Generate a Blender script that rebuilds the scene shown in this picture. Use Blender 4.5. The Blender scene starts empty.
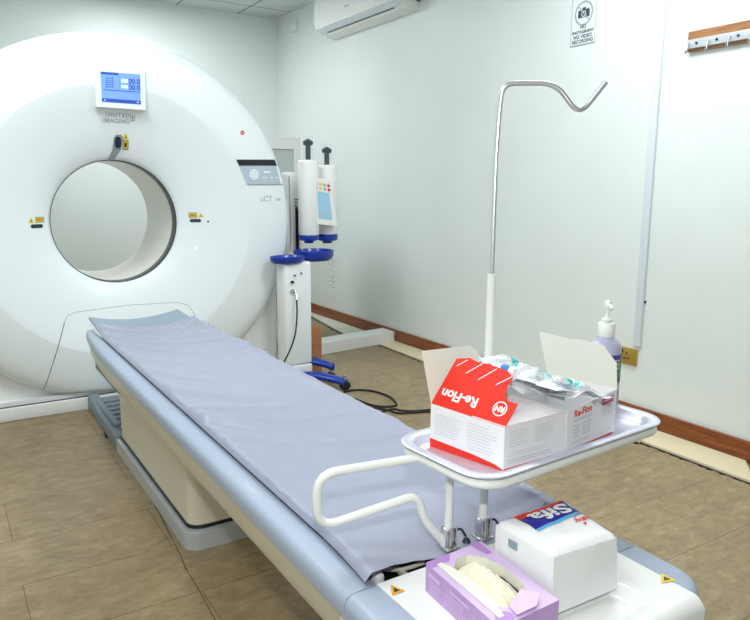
import bpy, math, random
from mathutils import Vector, Matrix, noise
random.seed(4)
V = Vector
COL = bpy.context.scene.collection
PI = math.pi
# ---------------------------------------------------------------- camera
F = 696.8
CX, CY = 375.0, 310.0
def _ray(x, y): return V((x - CX, -(y - CY), -F))
_Y = _ray(-70, 182).normalized()
_X = _ray(1500, 192).normalized(); _X = (_X - _Y * _X.dot(_Y)).normalized()
_Z = _X.cross(_Y)
R3 = Matrix((_X, _Y, _Z))
CAM = V((0, 0, 1.25))
def onZ(x, y, z): d = R3 @ _ray(x, y); return CAM + d * ((z - CAM.z) / d.z)
def onX(x, y, w): d = R3 @ _ray(x, y); return CAM + d * ((w - CAM.x) / d.x)
def onY(x, y, w): d = R3 @ _ray(x, y); return CAM + d * ((w - CAM.y) / d.y)
def onP(x, y, p, n): d = R3 @ _ray(x, y); return CAM + d * ((p - CAM).dot(n) / d.dot(n))
cam = bpy.data.cameras.new('camera'); cam.sensor_width = 36; cam.lens = F / 750 * 36
cam.clip_start = .02
co = bpy.data.objects.new('camera', cam); COL.objects.link(co)
m4 = R3.to_4x4(); m4.translation = CAM; co.matrix_world = m4
bpy.context.scene.camera = co

# ---------------------------------------------------------------- materials
MATS = {}
def mat(name, col, rough=.5, metal=0., bump=0, bscale=40, var=0, vscale=6, col2=None, spec=.5, trans=0, alpha=1, emit=None, estr=0, sheen=0, coat=0, stretch=None, ior=1.45, sss=0):
    if name in MATS: return MATS[name]
    m = bpy.data.materials.new(name); m.use_nodes = True
    nt = m.node_tree; N = nt.nodes; L = nt.links; b = N['Principled BSDF']
    b.inputs['Base Color'].default_value = (*col, 1)
    b.inputs['Roughness'].default_value = rough
    b.inputs['Metallic'].default_value = metal
    b.inputs['Specular IOR Level'].default_value = spec
    b.inputs['Transmission Weight'].default_value = trans
    b.inputs['Alpha'].default_value = alpha
    b.inputs['Coat Weight'].default_value = coat
    b.inputs['Sheen Weight'].default_value = sheen
    b.inputs['IOR'].default_value = ior
    if emit: b.inputs['Emission Color'].default_value = (*emit, 1); b.inputs['Emission Strength'].default_value = estr
    tc = N.new('ShaderNodeTexCoord'); mp = N.new('ShaderNodeMapping')
    if stretch: mp.inputs['Scale'].default_value = stretch
    L.new(tc.outputs['Object'], mp.inputs['Vector'])
    if var or col2:
        n = N.new('ShaderNodeTexNoise'); n.inputs['Scale'].default_value = vscale; n.inputs['Detail'].default_value = 6
        L.new(mp.outputs[0], n.inputs['Vector'])
        r = N.new('ShaderNodeValToRGB')
        c2 = col2 or tuple(c * (1 - var) for c in col)
        r.color_ramp.elements[0].color = (*c2, 1); r.color_ramp.elements[0].position = .35
        r.color_ramp.elements[1].color = (*col, 1); r.color_ramp.elements[1].position = .65
        L.new(n.outputs['Fac'], r.inputs[0]); L.new(r.outputs[0], b.inputs['Base Color'])
    if bump:
        n = N.new('ShaderNodeTexNoise'); n.inputs['Scale'].default_value = bscale; n.inputs['Detail'].default_value = 4
        L.new(mp.outputs[0], n.inputs['Vector'])
        bm_ = N.new('ShaderNodeBump'); bm_.inputs['Strength'].default_value = bump; bm_.inputs['Distance'].default_value = .002
        L.new(n.outputs['Fac'], bm_.inputs['Height']); L.new(bm_.outputs[0], b.inputs['Normal'])
    MATS[name] = m; return m
def lin(r, g, b):
    f = lambda c: (c / 255 / 12.92) if c / 255 <= .04045 else ((c / 255 + .055) / 1.055) ** 2.4
    return (f(r), f(g), f(b))

M = dict(
 wall=mat('painted_wall', lin(232,240,238), .42, bump=.25, bscale=14, var=.035, vscale=1.6),
 ceil=None,
 base=mat('varnished_wood', lin(150,84,38), .35, bump=.3, bscale=60, col2=lin(112,56,24), vscale=5, stretch=(6,1,18)),
 cover=mat('white_enamel', lin(236,244,247), .38, coat=.12),
 plinth=mat('white_plastic', lin(236,239,238), .4),
 seam=mat('dark_seam', lin(70,78,84), .6),
 softseam=mat('grey_seam', lin(150,158,162), .6),
 boretube=mat('bore_liner', lin(240,240,234), .3),
 borering=mat('grey_ring', lin(78,80,82), .4),
 silver=mat('silver_blue_plastic', lin(164,176,195), .42, metal=.0, coat=.05, bump=.05, bscale=300),
 cream=mat('cream_panel', lin(226,218,198), .3),
 alu=mat('brushed_aluminium', lin(208,214,222), .3, metal=.35, bump=.1, bscale=40, stretch=(1,1,30)),
 greyfoot=mat('grey_foot', lin(128,140,148), .5),
 cradle=mat('grey_blue_cradle', lin(142,162,178), .4),
 sheet=mat('plastic_sheet', lin(158,162,182), .34, bump=.5, bscale=26, sheen=.1),
 black=mat('black_plastic', lin(24,26,30), .4),
 navy=mat('navy_plastic', lin(28,44,60), .35),
 white=mat('white_paint', lin(238,240,238), .3),
 whitem=mat('white_painted_steel', lin(236,239,234), .28, coat=.4),
 steel=mat('stainless_steel', lin(226,229,234), .3, metal=.9),
 traysteel=mat('tray_steel', lin(216,218,232), .38, metal=.55),
 chrome=mat('chrome', lin(215,215,215), .12, metal=1.),
 blue=mat('blue_plastic', lin(16,56,160), .3, coat=.3),
 screenblue=mat('screen_blue', lin(110,150,225), .4, emit=lin(110,150,230), estr=.55),
 screendark=mat('screen_dark_blue', lin(40,70,150), .4, emit=lin(50,90,190), estr=.5),
 screenlight=mat('screen_light', lin(190,210,250), .4, emit=lin(190,210,250), estr=.5),
 lcd=mat('lcd_pale', lin(150,196,220), .25, emit=lin(140,190,220), estr=.15),
 panelgrey=mat('panel_grey', lin(182,198,212), .35),
 logogrey=mat('logo_grey', lin(172,180,186), .5),
 red=mat('print_red', lin(228,40,18), .4),
 pink=mat('print_magenta', lin(206,84,130), .5),
 carton=mat('white_carton', lin(238,238,240), .5, bump=.05, bscale=60),
 cartonin=mat('uncoated_carton', lin(226,228,216), .8),
 printgrey=mat('print_grey', lin(214,217,225), .6),
 lilac=mat('lilac_carton', lin(196,160,214), .5, var=.12, vscale=14),
 lilacpale=mat('lilac_print', lin(216,190,230), .5),
 lilacdeep=mat('lilac_print_deep', lin(184,140,208), .5),
 glove=mat('latex', lin(236,230,204), .55, bump=.3, bscale=50),
 paperw=mat('white_tissue', lin(238,240,240), .75, bump=.35, bscale=120, stretch=(1,1,.3)),
 film=mat('clear_film', lin(236,240,242), .12, coat=.5, alpha=.35),
 blister=mat('clear_blister', lin(240,246,250), .18, alpha=.36, coat=.4),
 paper=mat('blister_paper', lin(238,242,248), .5),
 teal=mat('teal_plastic', lin(60,196,196), .35),
 bluecap=mat('blue_cap', lin(70,140,220), .35),
 printnavy=mat('print_navy', lin(34,32,150), .35),
 printcyan=mat('print_cyan', lin(90,180,228), .4),
 printwhite=mat('print_white', lin(245,245,245), .4),
 bottle=mat('lavender_gel_bottle', lin(206,206,236), .25, coat=.3, trans=.25),
 bottlelabel=mat('purple_label', lin(84,64,150), .4),
 greenl=mat('green_label', lin(96,140,90), .4),
 wood=mat('oiled_wood', lin(168,122,82), .4, col2=lin(140,96,60), vscale=4, stretch=(20,2,20), bump=.1),
 brass=mat('brass', lin(200,168,84), .3, metal=.6),
 conduit=mat('pvc_conduit', lin(222,232,240), .4),
 plank=mat('cream_plank', lin(232,220,186), .5, var=.05, vscale=4),
 plankw=mat('offwhite_plank', lin(214,214,200), .5, var=.06, vscale=5),
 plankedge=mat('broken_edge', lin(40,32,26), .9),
 card=mat('brown_cardboard', lin(176,122,84), .8),
 yellow=mat('warning_yellow', lin(240,204,30), .4),
 orange=mat('warning_orange', lin(236,170,40), .4),
 oval=mat('label_navy', lin(40,50,66), .3),
 signw=mat('sign_white', lin(236,242,246), .3),
 signb=mat('sign_dark', lin(64,76,88), .5),
 rubber=mat('black_rubber', lin(22,22,24), .5),
 greycap=mat('cable_grey', lin(150,155,158), .5),
 clear=mat('clear_tube', lin(225,232,236), .1, alpha=.45, coat=.5),
 syringe=mat('syringe_clear', lin(235,240,242), .1, alpha=.06),
 glass=mat('smoked_glass', lin(212,224,220), .1, alpha=.75),
 lamp=mat('lamp_diffuser', (1,1,1), .5, emit=(.93,.97,1), estr=4),
 stain=mat('floor_stain', lin(96,74,50), .8),
)
# ceiling tiles
def ceil_mat():
    m = bpy.data.materials.new('ceiling_tiles'); m.use_nodes = True; nt = m.node_tree; N = nt.nodes; L = nt.links; b = N['Principled BSDF']
    tc = N.new('ShaderNodeTexCoord'); mp = N.new('ShaderNodeMapping'); mp.inputs['Location'].default_value = (-.13, .05, 0)
    br = N.new('ShaderNodeTexBrick'); br.offset = 0; br.inputs['Scale'].default_value = 1
    br.inputs['Brick Width'].default_value = .6; br.inputs['Row Height'].default_value = .6; br.inputs['Mortar Size'].default_value = .009
    br.inputs['Color1'].default_value = (*lin(216,222,224), 1); br.inputs['Color2'].default_value = (*lin(212,218,220), 1); br.inputs['Mortar'].default_value = (*lin(128,136,140), 1)
    L.new(tc.outputs['Object'], mp.inputs[0]); L.new(mp.outputs[0], br.inputs[0]); L.new(br.outputs[0], b.inputs['Base Color'])
    b.inputs['Roughness'].default_value = .8
    return m
M['ceil'] = ceil_mat()
def floor_mat():
    m = bpy.data.materials.new('vinyl_floor_tiles'); m.use_nodes = True; nt = m.node_tree; N = nt.nodes; L = nt.links; b = N['Principled BSDF']
    tc = N.new('ShaderNodeTexCoord')
    mp = N.new('ShaderNodeMapping'); mp.inputs['Location'].default_value = (-.33, .005, 0)
    L.new(tc.outputs['Object'], mp.inputs[0])
    br = N.new('ShaderNodeTexBrick'); br.offset = .5; br.inputs['Scale'].default_value = 1
    br.inputs['Brick Width'].default_value = .94; br.inputs['Row Height'].default_value = .325; br.inputs['Mortar Size'].default_value = .0022
    br.inputs['Mortar Smooth'].default_value = .3
    br.inputs['Color1'].default_value = (.92, .92, .92, 1); br.inputs['Color2'].default_value = (1, 1, 1, 1); br.inputs['Mortar'].default_value = (.52, .48, .42, 1)
    L.new(mp.outputs[0], br.inputs[0])
    m2 = N.new('ShaderNodeMapping'); m2.inputs['Scale'].default_value = (3.2, 6.5, 1); L.new(tc.outputs['Object'], m2.inputs[0])
    n = N.new('ShaderNodeTexNoise'); n.inputs['Scale'].default_value = 4.6; n.inputs['Detail'].default_value = 12; n.inputs['Roughness'].default_value = .74; n.inputs['Distortion'].default_value = .3
    L.new(m2.outputs[0], n.inputs[0])
    r = N.new('ShaderNodeValToRGB'); e = r.color_ramp.elements
    e[0].position = .32; e[0].color = (*lin(132,113,82), 1); e[1].position = .72; e[1].color = (*lin(180,161,128), 1)
    x = e.new(.5); x.color = (*lin(154,135,102), 1)
    L.new(n.outputs['Fac'], r.inputs[0])
    n2 = N.new('ShaderNodeTexNoise'); n2.inputs['Scale'].default_value = 1.3; n2.inputs['Detail'].default_value = 3
    L.new(tc.outputs['Object'], n2.inputs[0])
    r2 = N.new('ShaderNodeValToRGB'); r2.color_ramp.elements[0].position = .35; r2.color_ramp.elements[0].color = (.84, .82, .78, 1); r2.color_ramp.elements[1].position = .6; r2.color_ramp.elements[1].color = (1, 1, 1, 1)
    L.new(n2.outputs['Fac'], r2.inputs[0])
    a = N.new('ShaderNodeMix'); a.data_type = 'RGBA'; a.blend_type = 'MULTIPLY'; a.inputs[0].default_value = 1
    L.new(r.outputs[0], a.inputs[6]); L.new(br.outputs[0], a.inputs[7])
    c = N.new('ShaderNodeMix'); c.data_type = 'RGBA'; c.blend_type = 'MULTIPLY'; c.inputs[0].default_value = 1
    L.new(a.outputs[2], c.inputs[6]); L.new(r2.outputs[0], c.inputs[7]); L.new(c.outputs[2], b.inputs['Base Color'])
    b.inputs['Roughness'].default_value = .42
    bp = N.new('ShaderNodeBump'); bp.inputs['Strength'].default_value = .15; bp.inputs['Distance'].default_value = .003
    L.new(n.outputs['Fac'], bp.inputs['Height']); L.new(bp.outputs[0], b.inputs['Normal'])
    return m
M['floor'] = floor_mat()

# ---------------------------------------------------------------- mesh builder
class MB:
    def __init__(s): s.v = []; s.f = []; s.sm = []
    def add(s, vs, fs, smooth=False):
        o = len(s.v); s.v += [V(p) for p in vs]; s.f += [tuple(i + o for i in f) for f in fs]; s.sm += [smooth] * len(fs); return s
    def box(s, a, b, bev=0, T=None):
        x0, y0, z0 = a; x1, y1, z1 = b
        if bev <= 0:
            vs = [(x, y, z) for z in (z0, z1) for y in (y0, y1) for x in (x0, x1)]
            fs = [(0,2,3,1),(4,5,7,6),(0,1,5,4),(2,6,7,3),(0,4,6,2),(1,3,7,5)]
            if T: vs = [T @ V(p) for p in vs]
            return s.add(vs, fs)
        import bmesh
        bm = bmesh.new(); bmesh.ops.create_cube(bm, size=1)
        for v in bm.verts: v.co = V(((x0+x1)/2 + v.co.x*(x1-x0), (y0+y1)/2 + v.co.y*(y1-y0), (z0+z1)/2 + v.co.z*(z1-z0)))
        bmesh.ops.bevel(bm, geom=bm.edges[:], offset=bev, segments=3, profile=.5, affect='EDGES')
        bm.verts.index_update(); vs = [v.co.copy() for v in bm.verts]; fs = [[v.index for v in f.verts] for f in bm.faces]; bm.free()
        if T: vs = [T @ p for p in vs]
        return s.add(vs, fs, True)
    def tube(s, pts, r, n=12, closed=False, caps=True):
        pts = [V(p) for p in pts]; k = len(pts); rr = r if isinstance(r, (list, tuple)) else [r] * k
        t0 = (pts[1] - pts[0]).normalized(); up = V((0, 0, 1)) if abs(t0.z) < .9 else V((1, 0, 0))
        nrm = (up - t0 * up.dot(t0)).normalized(); vs = []
        for i, p in enumerate(pts):
            a = pts[(i - 1) % k] if (closed or i > 0) else p; b = pts[(i + 1) % k] if (closed or i < k - 1) else p
            t = (b - a).normalized(); nrm = (nrm - t * nrm.dot(t)).normalized(); bi = t.cross(nrm)
            for j in range(n): an = 2 * PI * j / n; vs.append(p + (nrm * math.cos(an) + bi * math.sin(an)) * rr[i])
        fs = []
        for i in range(k if closed else k - 1):
            for j in range(n): a = i * n + j; b = i * n + (j + 1) % n; c = ((i + 1) % k) * n + (j + 1) % n; d = ((i + 1) % k) * n + j; fs.append((a, b, c, d))
        s.add(vs, fs, True)
        if caps and not closed:
            o = len(s.v) - k * n
            s.f += [tuple(o + j for j in reversed(range(n))), tuple(o + (k - 1) * n + j for j in range(n))]; s.sm += [False, False]
        return s
    def lathe(s, prof, c, axis='z', n=48, sx=1):
        vs = []; fs = []; c = V(c)
        for (r, h) in prof:
            for j in range(n):
                a = 2 * PI * j / n; u, w = r * math.cos(a) * sx, r * math.sin(a)
                vs.append(c + (V((u, w, h)) if axis == 'z' else V((u, h, w)) if axis == 'y' else V((h, u, w))))
        for i in range(len(prof) - 1):
            for j in range(n): fs.append((i*n+j, i*n+(j+1)%n, (i+1)*n+(j+1)%n, (i+1)*n+j))
        s.add(vs, fs, True)
        return s
    def prism(s, poly, off, smooth=False):
        """closed polygon (list of points) extruded by vector off"""
        n = len(poly); off = V(off); P = [V(p) for p in poly]
        return s.add(P + [p + off for p in P], [tuple(reversed(range(n))), tuple(range(n, 2*n))] + [(i, (i+1)%n, n+(i+1)%n, n+i) for i in range(n)], smooth)
    def face(s, poly): n = len(poly); return s.add(poly, [tuple(range(n))])
    def grid(s, P, smooth=True, thick=None):
        nu = len(P); nv = len(P[0]); vs = [p for r in P for p in r]
        fs = [(i*nv+j, (i+1)*nv+j, (i+1)*nv+j+1, i*nv+j+1) for i in range(nu-1) for j in range(nv-1)]
        if thick:
            t = V(thick); k = len(vs); vs2 = [V(p) + t for p in vs]
            fs2 = [tuple(k + q for q in reversed(f)) for f in fs]
            ring = [(i, 0) for i in range(nu)] + [(nu-1, j) for j in range(1, nv)] + [(i, nv-1) for i in range(nu-2, -1, -1)] + [(0, j) for j in range(nv-2, 0, -1)]
            idx = [i*nv+j for i, j in ring]
            fs3 = [(idx[q], k + idx[q], k + idx[(q+1) % len(idx)], idx[(q+1) % len(idx)]) for q in range(len(idx))]
            s.add(vs + vs2, fs + fs2 + fs3, smooth)
        else: s.add(vs, fs, smooth)
        return s
ORIG = {}
def empty(name, loc, label, cat, group=None):
    o = bpy.data.objects.new(name, None); COL.objects.link(o); o.location = loc; o.empty_display_size = .05
    ORIG[o.name] = V(loc); tag(o, label, cat, group); return o
def tag(o, label=None, cat=None, group=None, kind=None):
    if label: o['label'] = label
    if cat: o['category'] = cat
    if group: o['group'] = group
    if kind: o['kind'] = kind
    return o
def obj(name, mb, m, parent=None, label=None, sharp=None, fixn=True):
    root = parent
    while root is not None and root.parent is not None: root = root.parent
    if root is not None: org = ORIG[root.name]
    else:
        xs = [p.x for p in mb.v]; ys = [p.y for p in mb.v]; zs = [p.z for p in mb.v]
        org = V(((min(xs)+max(xs))/2, (min(ys)+max(ys))/2, min(zs)))
    me = bpy.data.meshes.new(name); me.from_pydata([p - org for p in mb.v], [], mb.f)
    for p, sflag in zip(me.polygons, mb.sm): p.use_smooth = sflag
    me.materials.append(m)
    if fixn:
        import bmesh
        bm = bmesh.new(); bm.from_mesh(me); bmesh.ops.recalc_face_normals(bm, faces=bm.faces[:]); bm.to_mesh(me); bm.free()
    me.update()
    o = bpy.data.objects.new(name, me); COL.objects.link(o)
    if parent is not None: o.parent = parent
    else: o.location = org; ORIG[o.name] = org
    if any(mb.sm):
        try: me.set_sharp_from_angle(angle=math.radians(sharp or 50))
        except Exception: pass
    if label: o['label'] = label
    return o
_fc = {}
def text_poly(txt, size, align='CENTER', bold=.0, shear=0., space=1.):
    key = (txt, size, align, bold, shear, space)
    if key in _fc: return _fc[key]
    cu = bpy.data.curves.new('t', 'FONT'); cu.body = txt; cu.size = size; cu.align_x = align; cu.align_y = 'CENTER'; cu.offset = bold; cu.shear = shear
    cu.space_character = space; cu.resolution_u = 3; cu.fill_mode = 'FRONT'
    o = bpy.data.objects.new('t', cu); COL.objects.link(o)
    bpy.context.view_layer.update()
    me = bpy.data.meshes.new_from_object(o.evaluated_get(bpy.context.evaluated_depsgraph_get()))
    r = ([(v.co.x, v.co.y) for v in me.vertices], [tuple(p.vertices) for p in me.polygons])
    bpy.data.objects.remove(o); bpy.data.curves.remove(cu); bpy.data.meshes.remove(me)
    _fc[key] = r; return r
def put_text(mb, txt, size, fn, u0=0, v0=0, **k):
    """fn(u,v) -> world point"""
    vs, fs = text_poly(txt, size, **k)
    flip = k.get('flip')
    mb.add([fn(u0 + a, v0 + b) for a, b in vs], fs); return mb
def plane_fn(o, u, v):
    o = V(o); u = V(u).normalized(); v = V(v).normalized()
    return lambda a, b: o + u * a + v * b
def rect_fn(mb, fn, u0, v0, u1, v1, nu=1, nv=1):
    P = [[fn(u0 + (u1-u0)*i/nu, v0 + (v1-v0)*j/nv) for j in range(nv+1)] for i in range(nu+1)]
    return mb.grid(P, False)
def ring_fn(mb, fn, cu, cv, r0, r1, n=32, su=1):
    vs = []; 
    for j in range(n):
        a = 2*PI*j/n
        for r in (r0, r1): vs.append(fn(cu + r*math.cos(a)*su, cv + r*math.sin(a)))
    return mb.add(vs, [(2*j, 2*j+1, 2*((j+1)%n)+1, 2*((j+1)%n)) for j in range(n)])
def disc_fn(mb, fn, cu, cv, r, n=24, su=1, sv=1):
    return mb.add([fn(cu + r*math.cos(2*PI*j/n)*su, cv + r*math.sin(2*PI*j/n)*sv) for j in range(n)], [tuple(range(n))])
def smooth_path(pts, rad, seg=6):
    pts = [V(p) for p in pts]; out = [pts[0]]
    for i in range(1, len(pts)-1):
        a, b, c = pts[i-1], pts[i], pts[i+1]; d1 = (a-b); d2 = (c-b); r = min(rad, d1.length*.48, d2.length*.48)
        p0 = b + d1.normalized()*r; p1 = b + d2.normalized()*r
        for k in range(seg+1): t = k/seg; out.append(p0*(1-t)**2 + b*2*t*(1-t) + p1*t*t)
    out.append(pts[-1]); return out
def spline(pts, seg=8):
    pts = [V(p) for p in pts]; out = []
    for i in range(len(pts)-1):
        p0 = pts[max(i-1,0)]; p1 = pts[i]; p2 = pts[i+1]; p3 = pts[min(i+2,len(pts)-1)]
        for k in range(seg):
            t = k/seg; out.append(.5*((2*p1) + (p2-p0)*t + (2*p0-5*p1+4*p2-p3)*t*t + (3*p1-p0-3*p2+p3)*t**3))
    out.append(pts[-1]); return out
def struct(name, mb, m, parent=None):
    o = obj(name, mb, m, parent)
    if parent is None: o['kind'] = 'structure'
    return o

# ---------------------------------------------------------------- room
W = 3.09; BK = 6.79; H = 2.88; LX = -1.6; FY = -2.2
struct('floor', MB().box((LX-.1, FY-.1, -.1), (W+.1, BK+.1, 0)), M['floor'])
struct('ceiling', MB().box((LX-.1, FY-.1, H), (W+.1, BK+.1, H+.1)), M['ceil'])
struct('wall_right', MB().box((W, FY-.1, 0), (W+.1, BK+.1, H)), M['wall'])
struct('wall_back', MB().box((LX-.1, BK, 0), (W, BK+.1, H)), M['wall'])
struct('wall_left', MB().box((LX-.1, FY-.1, 0), (LX, BK, H)), M['wall'])
struct('wall_front', MB().box((LX, FY-.1, 0), (W, FY, H)), M['wall'])
bb = MB().box((W-.022, FY, 0), (W, BK, .1), .004)
struct('baseboard_right', bb, M['base'])
struct('baseboard_back', MB().box((LX, BK-.022, 0), (W-.022, BK, .1), .004), M['base'])

# ---------------------------------------------------------------- CT gantry
GC = V((.868, 0, 1.035)); YF = 3.995
prof = [(.342, 4.125), (.350, 4.114), (.365, 4.102), (.40, 4.084), (.44, 4.068), (.48, 4.054), (.52, 4.042), (.56, 4.030), (.62, 4.012), (.68, 3.996), (.725, 3.985), (.745, 3.984),
        (.80, 3.987), (.88, 3.996), (.94, 4.009), (.975, 4.025), (.992, 4.042), (1.0, 4.064)]
def sxr(r): return 1 + .03 * max(0, (r - .35) / .65)
def surfY(x, z):
    dx, dz = x - GC.x, z - GC.z; r = math.hypot(dx / 1.02, dz)
    r = math.hypot(dx / sxr(r), dz)
    if r <= prof[0][0]: return prof[0][1]
    for (a, ya), (b, yb) in zip(prof, prof[1:]):
        if r <= b: t = (r-a)/(b-a); return ya + (yb-ya)*t
    return prof[-1][1]
def gs(x, z, d=.002): return V((x, surfY(x, z) - d, z))
gantry = empty('ct_scanner', (GC.x, 4.5, 0), 'large white ring-shaped CT scanner gantry standing by the back wall', 'scanner')
ZB = .105
def ringpt(r, a, y): 
    x = GC.x + r*sxr(r)*math.cos(a); z = GC.z + r*math.sin(a)
    return V((x, y, max(z, ZB + .00 )))
def dense(pr, k=3):
    out = []
    for (a, ya), (b, yb) in zip(pr, pr[1:]):
        for i in range(k): t = i/k; out.append((a+(b-a)*t, ya+(yb-ya)*t))
    return out + [pr[-1]]
NA = 144
# catmull the profile for a soft dish
pp = [(p.x, p.y) for p in spline([V((a, b, 0)) for a, b in prof], 3)]
g = MB(); P = [[ringpt(r, 2*PI*j/NA, y) for j in range(NA+1)] for r, y in pp]
P.append([ringpt(.985, 2*PI*j/NA, 4.09) for j in range(NA+1)])
g.grid(P, True); obj('front_cover', g, M['cover'], gantry)
g = MB(); prs = [(.972, 4.085), (.972, 4.86), (.955, 4.92), (.90, 4.95), (.44, 4.95), (.375, 4.9)]
g.grid([[ringpt(r, 2*PI*j/NA, y) for j in range(NA+1)] for r, y in prs], True); obj('housing', g, M['plinth'], gantry)
g = MB(); g.grid([[ringpt(r, 2*PI*j/96, y) for j in range(97)] for r, y in ((.344, 4.21), (.344, 4.5), (.35, 4.8), (.378, 4.93))], True)
obj('bore_tube', g, M['boretube'], gantry)
g = MB(); g.grid([[ringpt(r, 2*PI*j/96, y) for j in range(97)] for r, y in ((.3425, 4.123), (.3385, 4.13), (.3385, 4.205), (.344, 4.212))], True)
obj('bore_ring', g, M['borering'], gantry, 'dark grey ring just inside the bore opening')
g = MB(); g.tube([ringpt(.341, 2*PI*j/96, 4.124) for j in range(96)], .0022, 6, True); obj('bore_rim_seam', g, M['seam'], gantry)
# plinth behind / below the disc
g = MB(); g.box((-.22, 4.085, 0), (1.83, 4.9, .62), .03); obj('base_housing', g, M['plinth'], gantry)
g = MB(); g.box((-.24, 4.02, 0), (1.85, 4.08, .075), .006); obj('base_skirt', g, M['plinth'], gantry)
g = MB(); g.box((-.235, 4.024, .0745), (1.845, 4.085, .0775)); obj('skirt_seam', g, M['seam'], gantry)
g = MB(); g.box((-.23, 4.04, .0775), (1.84, 4.09, .101)); obj('lower_trim', g, M['plinth'], gantry)
# rim gap line
g = MB(); g.tube([ringpt(.997, 2*PI*j/NA, 4.072) for j in range(NA)], .004, 6, True); obj('rim_seam', g, M['softseam'], gantry)
# seam circle
g = MB(); g.tube([gs(*(lambda q: (q.x, q.z))(ringpt(.735, 2*PI*j/120, 0)), 0) for j in range(120)], .0012, 6, True); obj('cover_seam', g, M['plinth'], gantry)
# access panel seam around the table entry
def conf(px, seg=14):
    w = [onY(x, y, YF) for x, y in px]; out = []
    for a, b in zip(w, w[1:]):
        for i in range(seg): p = a.lerp(b, i/seg); out.append(gs(p.x, p.z, 0))
    out.append(gs(w[-1].x, w[-1].z, 0)); return out
cx = GC.x
def fold(pts): return pts
pA = [onY(x, y, YF) for x, y in ((44,394),(54,359),(66,322),(69,317),(76,314),(130,307),(180,303))]
pts = [(p.x, p.z) for p in pA]
left = conf([(44,393),(54,359),(65,323)]); top = conf([(65,323),(68,317),(76,313.5),(130,307),(180,303.3),(190,306),(195,315),(200,330)])
g = MB(); g.tube(left, .0022, 6); obj('access_panel_seam', g, M['seam'], gantry)
g = MB(); g.tube(top, .0014, 6); obj('access_panel_seam', g, M['softseam'], gantry)
# display
dT = [onY(x, y, 3.972) for x, y in ((95,66),(145,69.5),(145.5,110),(97,106.5))]
def dq(u, v, d=0):
    a = dT[3].lerp(dT[2], u); b = dT[0].lerp(dT[1], u); p = a.lerp(b, v); p = p.copy(); p.y -= d; return p
disp = MB(); disp.prism([dq(0,0), dq(1,0), dq(1,1), dq(0,1)], (0, .035, 0)); do = obj('display', disp, M['cover'], gantry)
bx = MB().prism([dq(-.012,-.014,-.004), dq(1.012,-.014,-.004), dq(1.012,1.014,-.004), dq(-.012,1.014,-.004)], (0, .03, 0)); obj('display_bezel', bx, M['plinth'], do)
g = MB(); rect_fn(g, lambda a, b: dq(a, b, .001), .1, .13, .9, .87); sc = obj('screen', g, M['screenblue'], do)
g = MB(); f_ = lambda a, b: dq(a, b, .002)
rect_fn(g, f_, .1, .81, .45, .87); rect_fn(g, f_, .1, .13, .9, .22); rect_fn(g, f_, .14, .42, .9, .44); rect_fn(g, f_, .47, .45, .475, .8)
for i in range(5): rect_fn(g, f_, .2, .5 + i*.055, .34, .515 + i*.055)
rect_fn(g, f_, .2, .48, .21, .76); rect_fn(g, f_, .33, .48, .34, .76)
UD = (dT[2]-dT[3]).length; VD = (dT[0]-dT[3]).length
ft = lambda a, b: dq(.77 + a/UD, .68 + b/VD, .002)
put_text(g, '00.0', .036, ft, bold=.001); put_text(g, '00.0', .036, lambda a, b: dq(.77 + a/UD, .53 + b/VD, .002), bold=.001)
obj('screen_graphics', g, M['screendark'], sc)
g = MB(); rect_fn(g, f_, .5, .64, .65, .73); rect_fn(g, f_, .5, .5, .65, .58); rect_fn(g, f_, .14, .155, .18, .195); rect_fn(g, f_, .82, .155, .86, .195)
obj('screen_graphics', g, M['screenlight'], sc)
# maker's lettering
def gfn(px, py, tilt=0):
    o = onY(px, py, YF); c, s = math.cos(tilt), math.sin(tilt)
    return lambda a, b: gs(o.x + a*c - b*s, o.z + a*s + b*c, .002)
g = MB(); put_text(g, 'UNITED', .030, gfn(119, 115), align='CENTER', bold=.0006, space=1.25); put_text(g, 'IMAGING', .030, gfn(118, 120.5), bold=.0006, space=1.1)
fE = gfn(134, 118)
rect_fn(g, fE, -.012, -.010, -.008, .018); rect_fn(g, fE, .008, -.010, .012, .018); rect_fn(g, fE, -.012, -.014, .012, -.009); rect_fn(g, fE, -.003, -.01, .003, .018); rect_fn(g, fE, -.012, .003, .012, .007)
obj('maker_lettering', g, M['logogrey'], gantry)
g = MB(); put_text(g, 'uCT', .046, gfn(266, 199), bold=.0002); put_text(g, '760', .026, gfn(278.5, 199.5), bold=.0002)
obj('model_lettering', g, M['logogrey'], gantry)
# laser camera tab
tp = [(115.5,137),(117.5,134.3),(122.5,134.3),(124.5,137),(123.3,149),(119,158),(111,160.5),(115,150)]
g = MB(); tw = [onY(x, y, 4.02) for x, y in tp]
g.prism([V((p.x, surfY(p.x, p.z)-.006, p.z)) for p in tw], (0, .02, 0)); tb = obj('laser_mount', g, M['softseam'], gantry, 'grey tab above the bore with a dark oval window')
def cap_fn(mb, fn, w, h, n=10):
    r = w/2; pts = [fn(r*math.cos(PI*k/n), h/2-r + r*math.sin(PI*k/n)) for k in range(n+1)] + [fn(-r*math.cos(PI*k/n), -h/2+r - r*math.sin(PI*k/n)) for k in range(n+1)]
    return mb.add(pts, [tuple(range(len(pts)))])
o_ = onY(119.7, 142, 4.02)
g = MB(); cap_fn(g, lambda a, b: V((o_.x+a, surfY(o_.x+a, o_.z+b)-.009, o_.z+b)), .032, .06); obj('window', g, M['navy'], tb)
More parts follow.
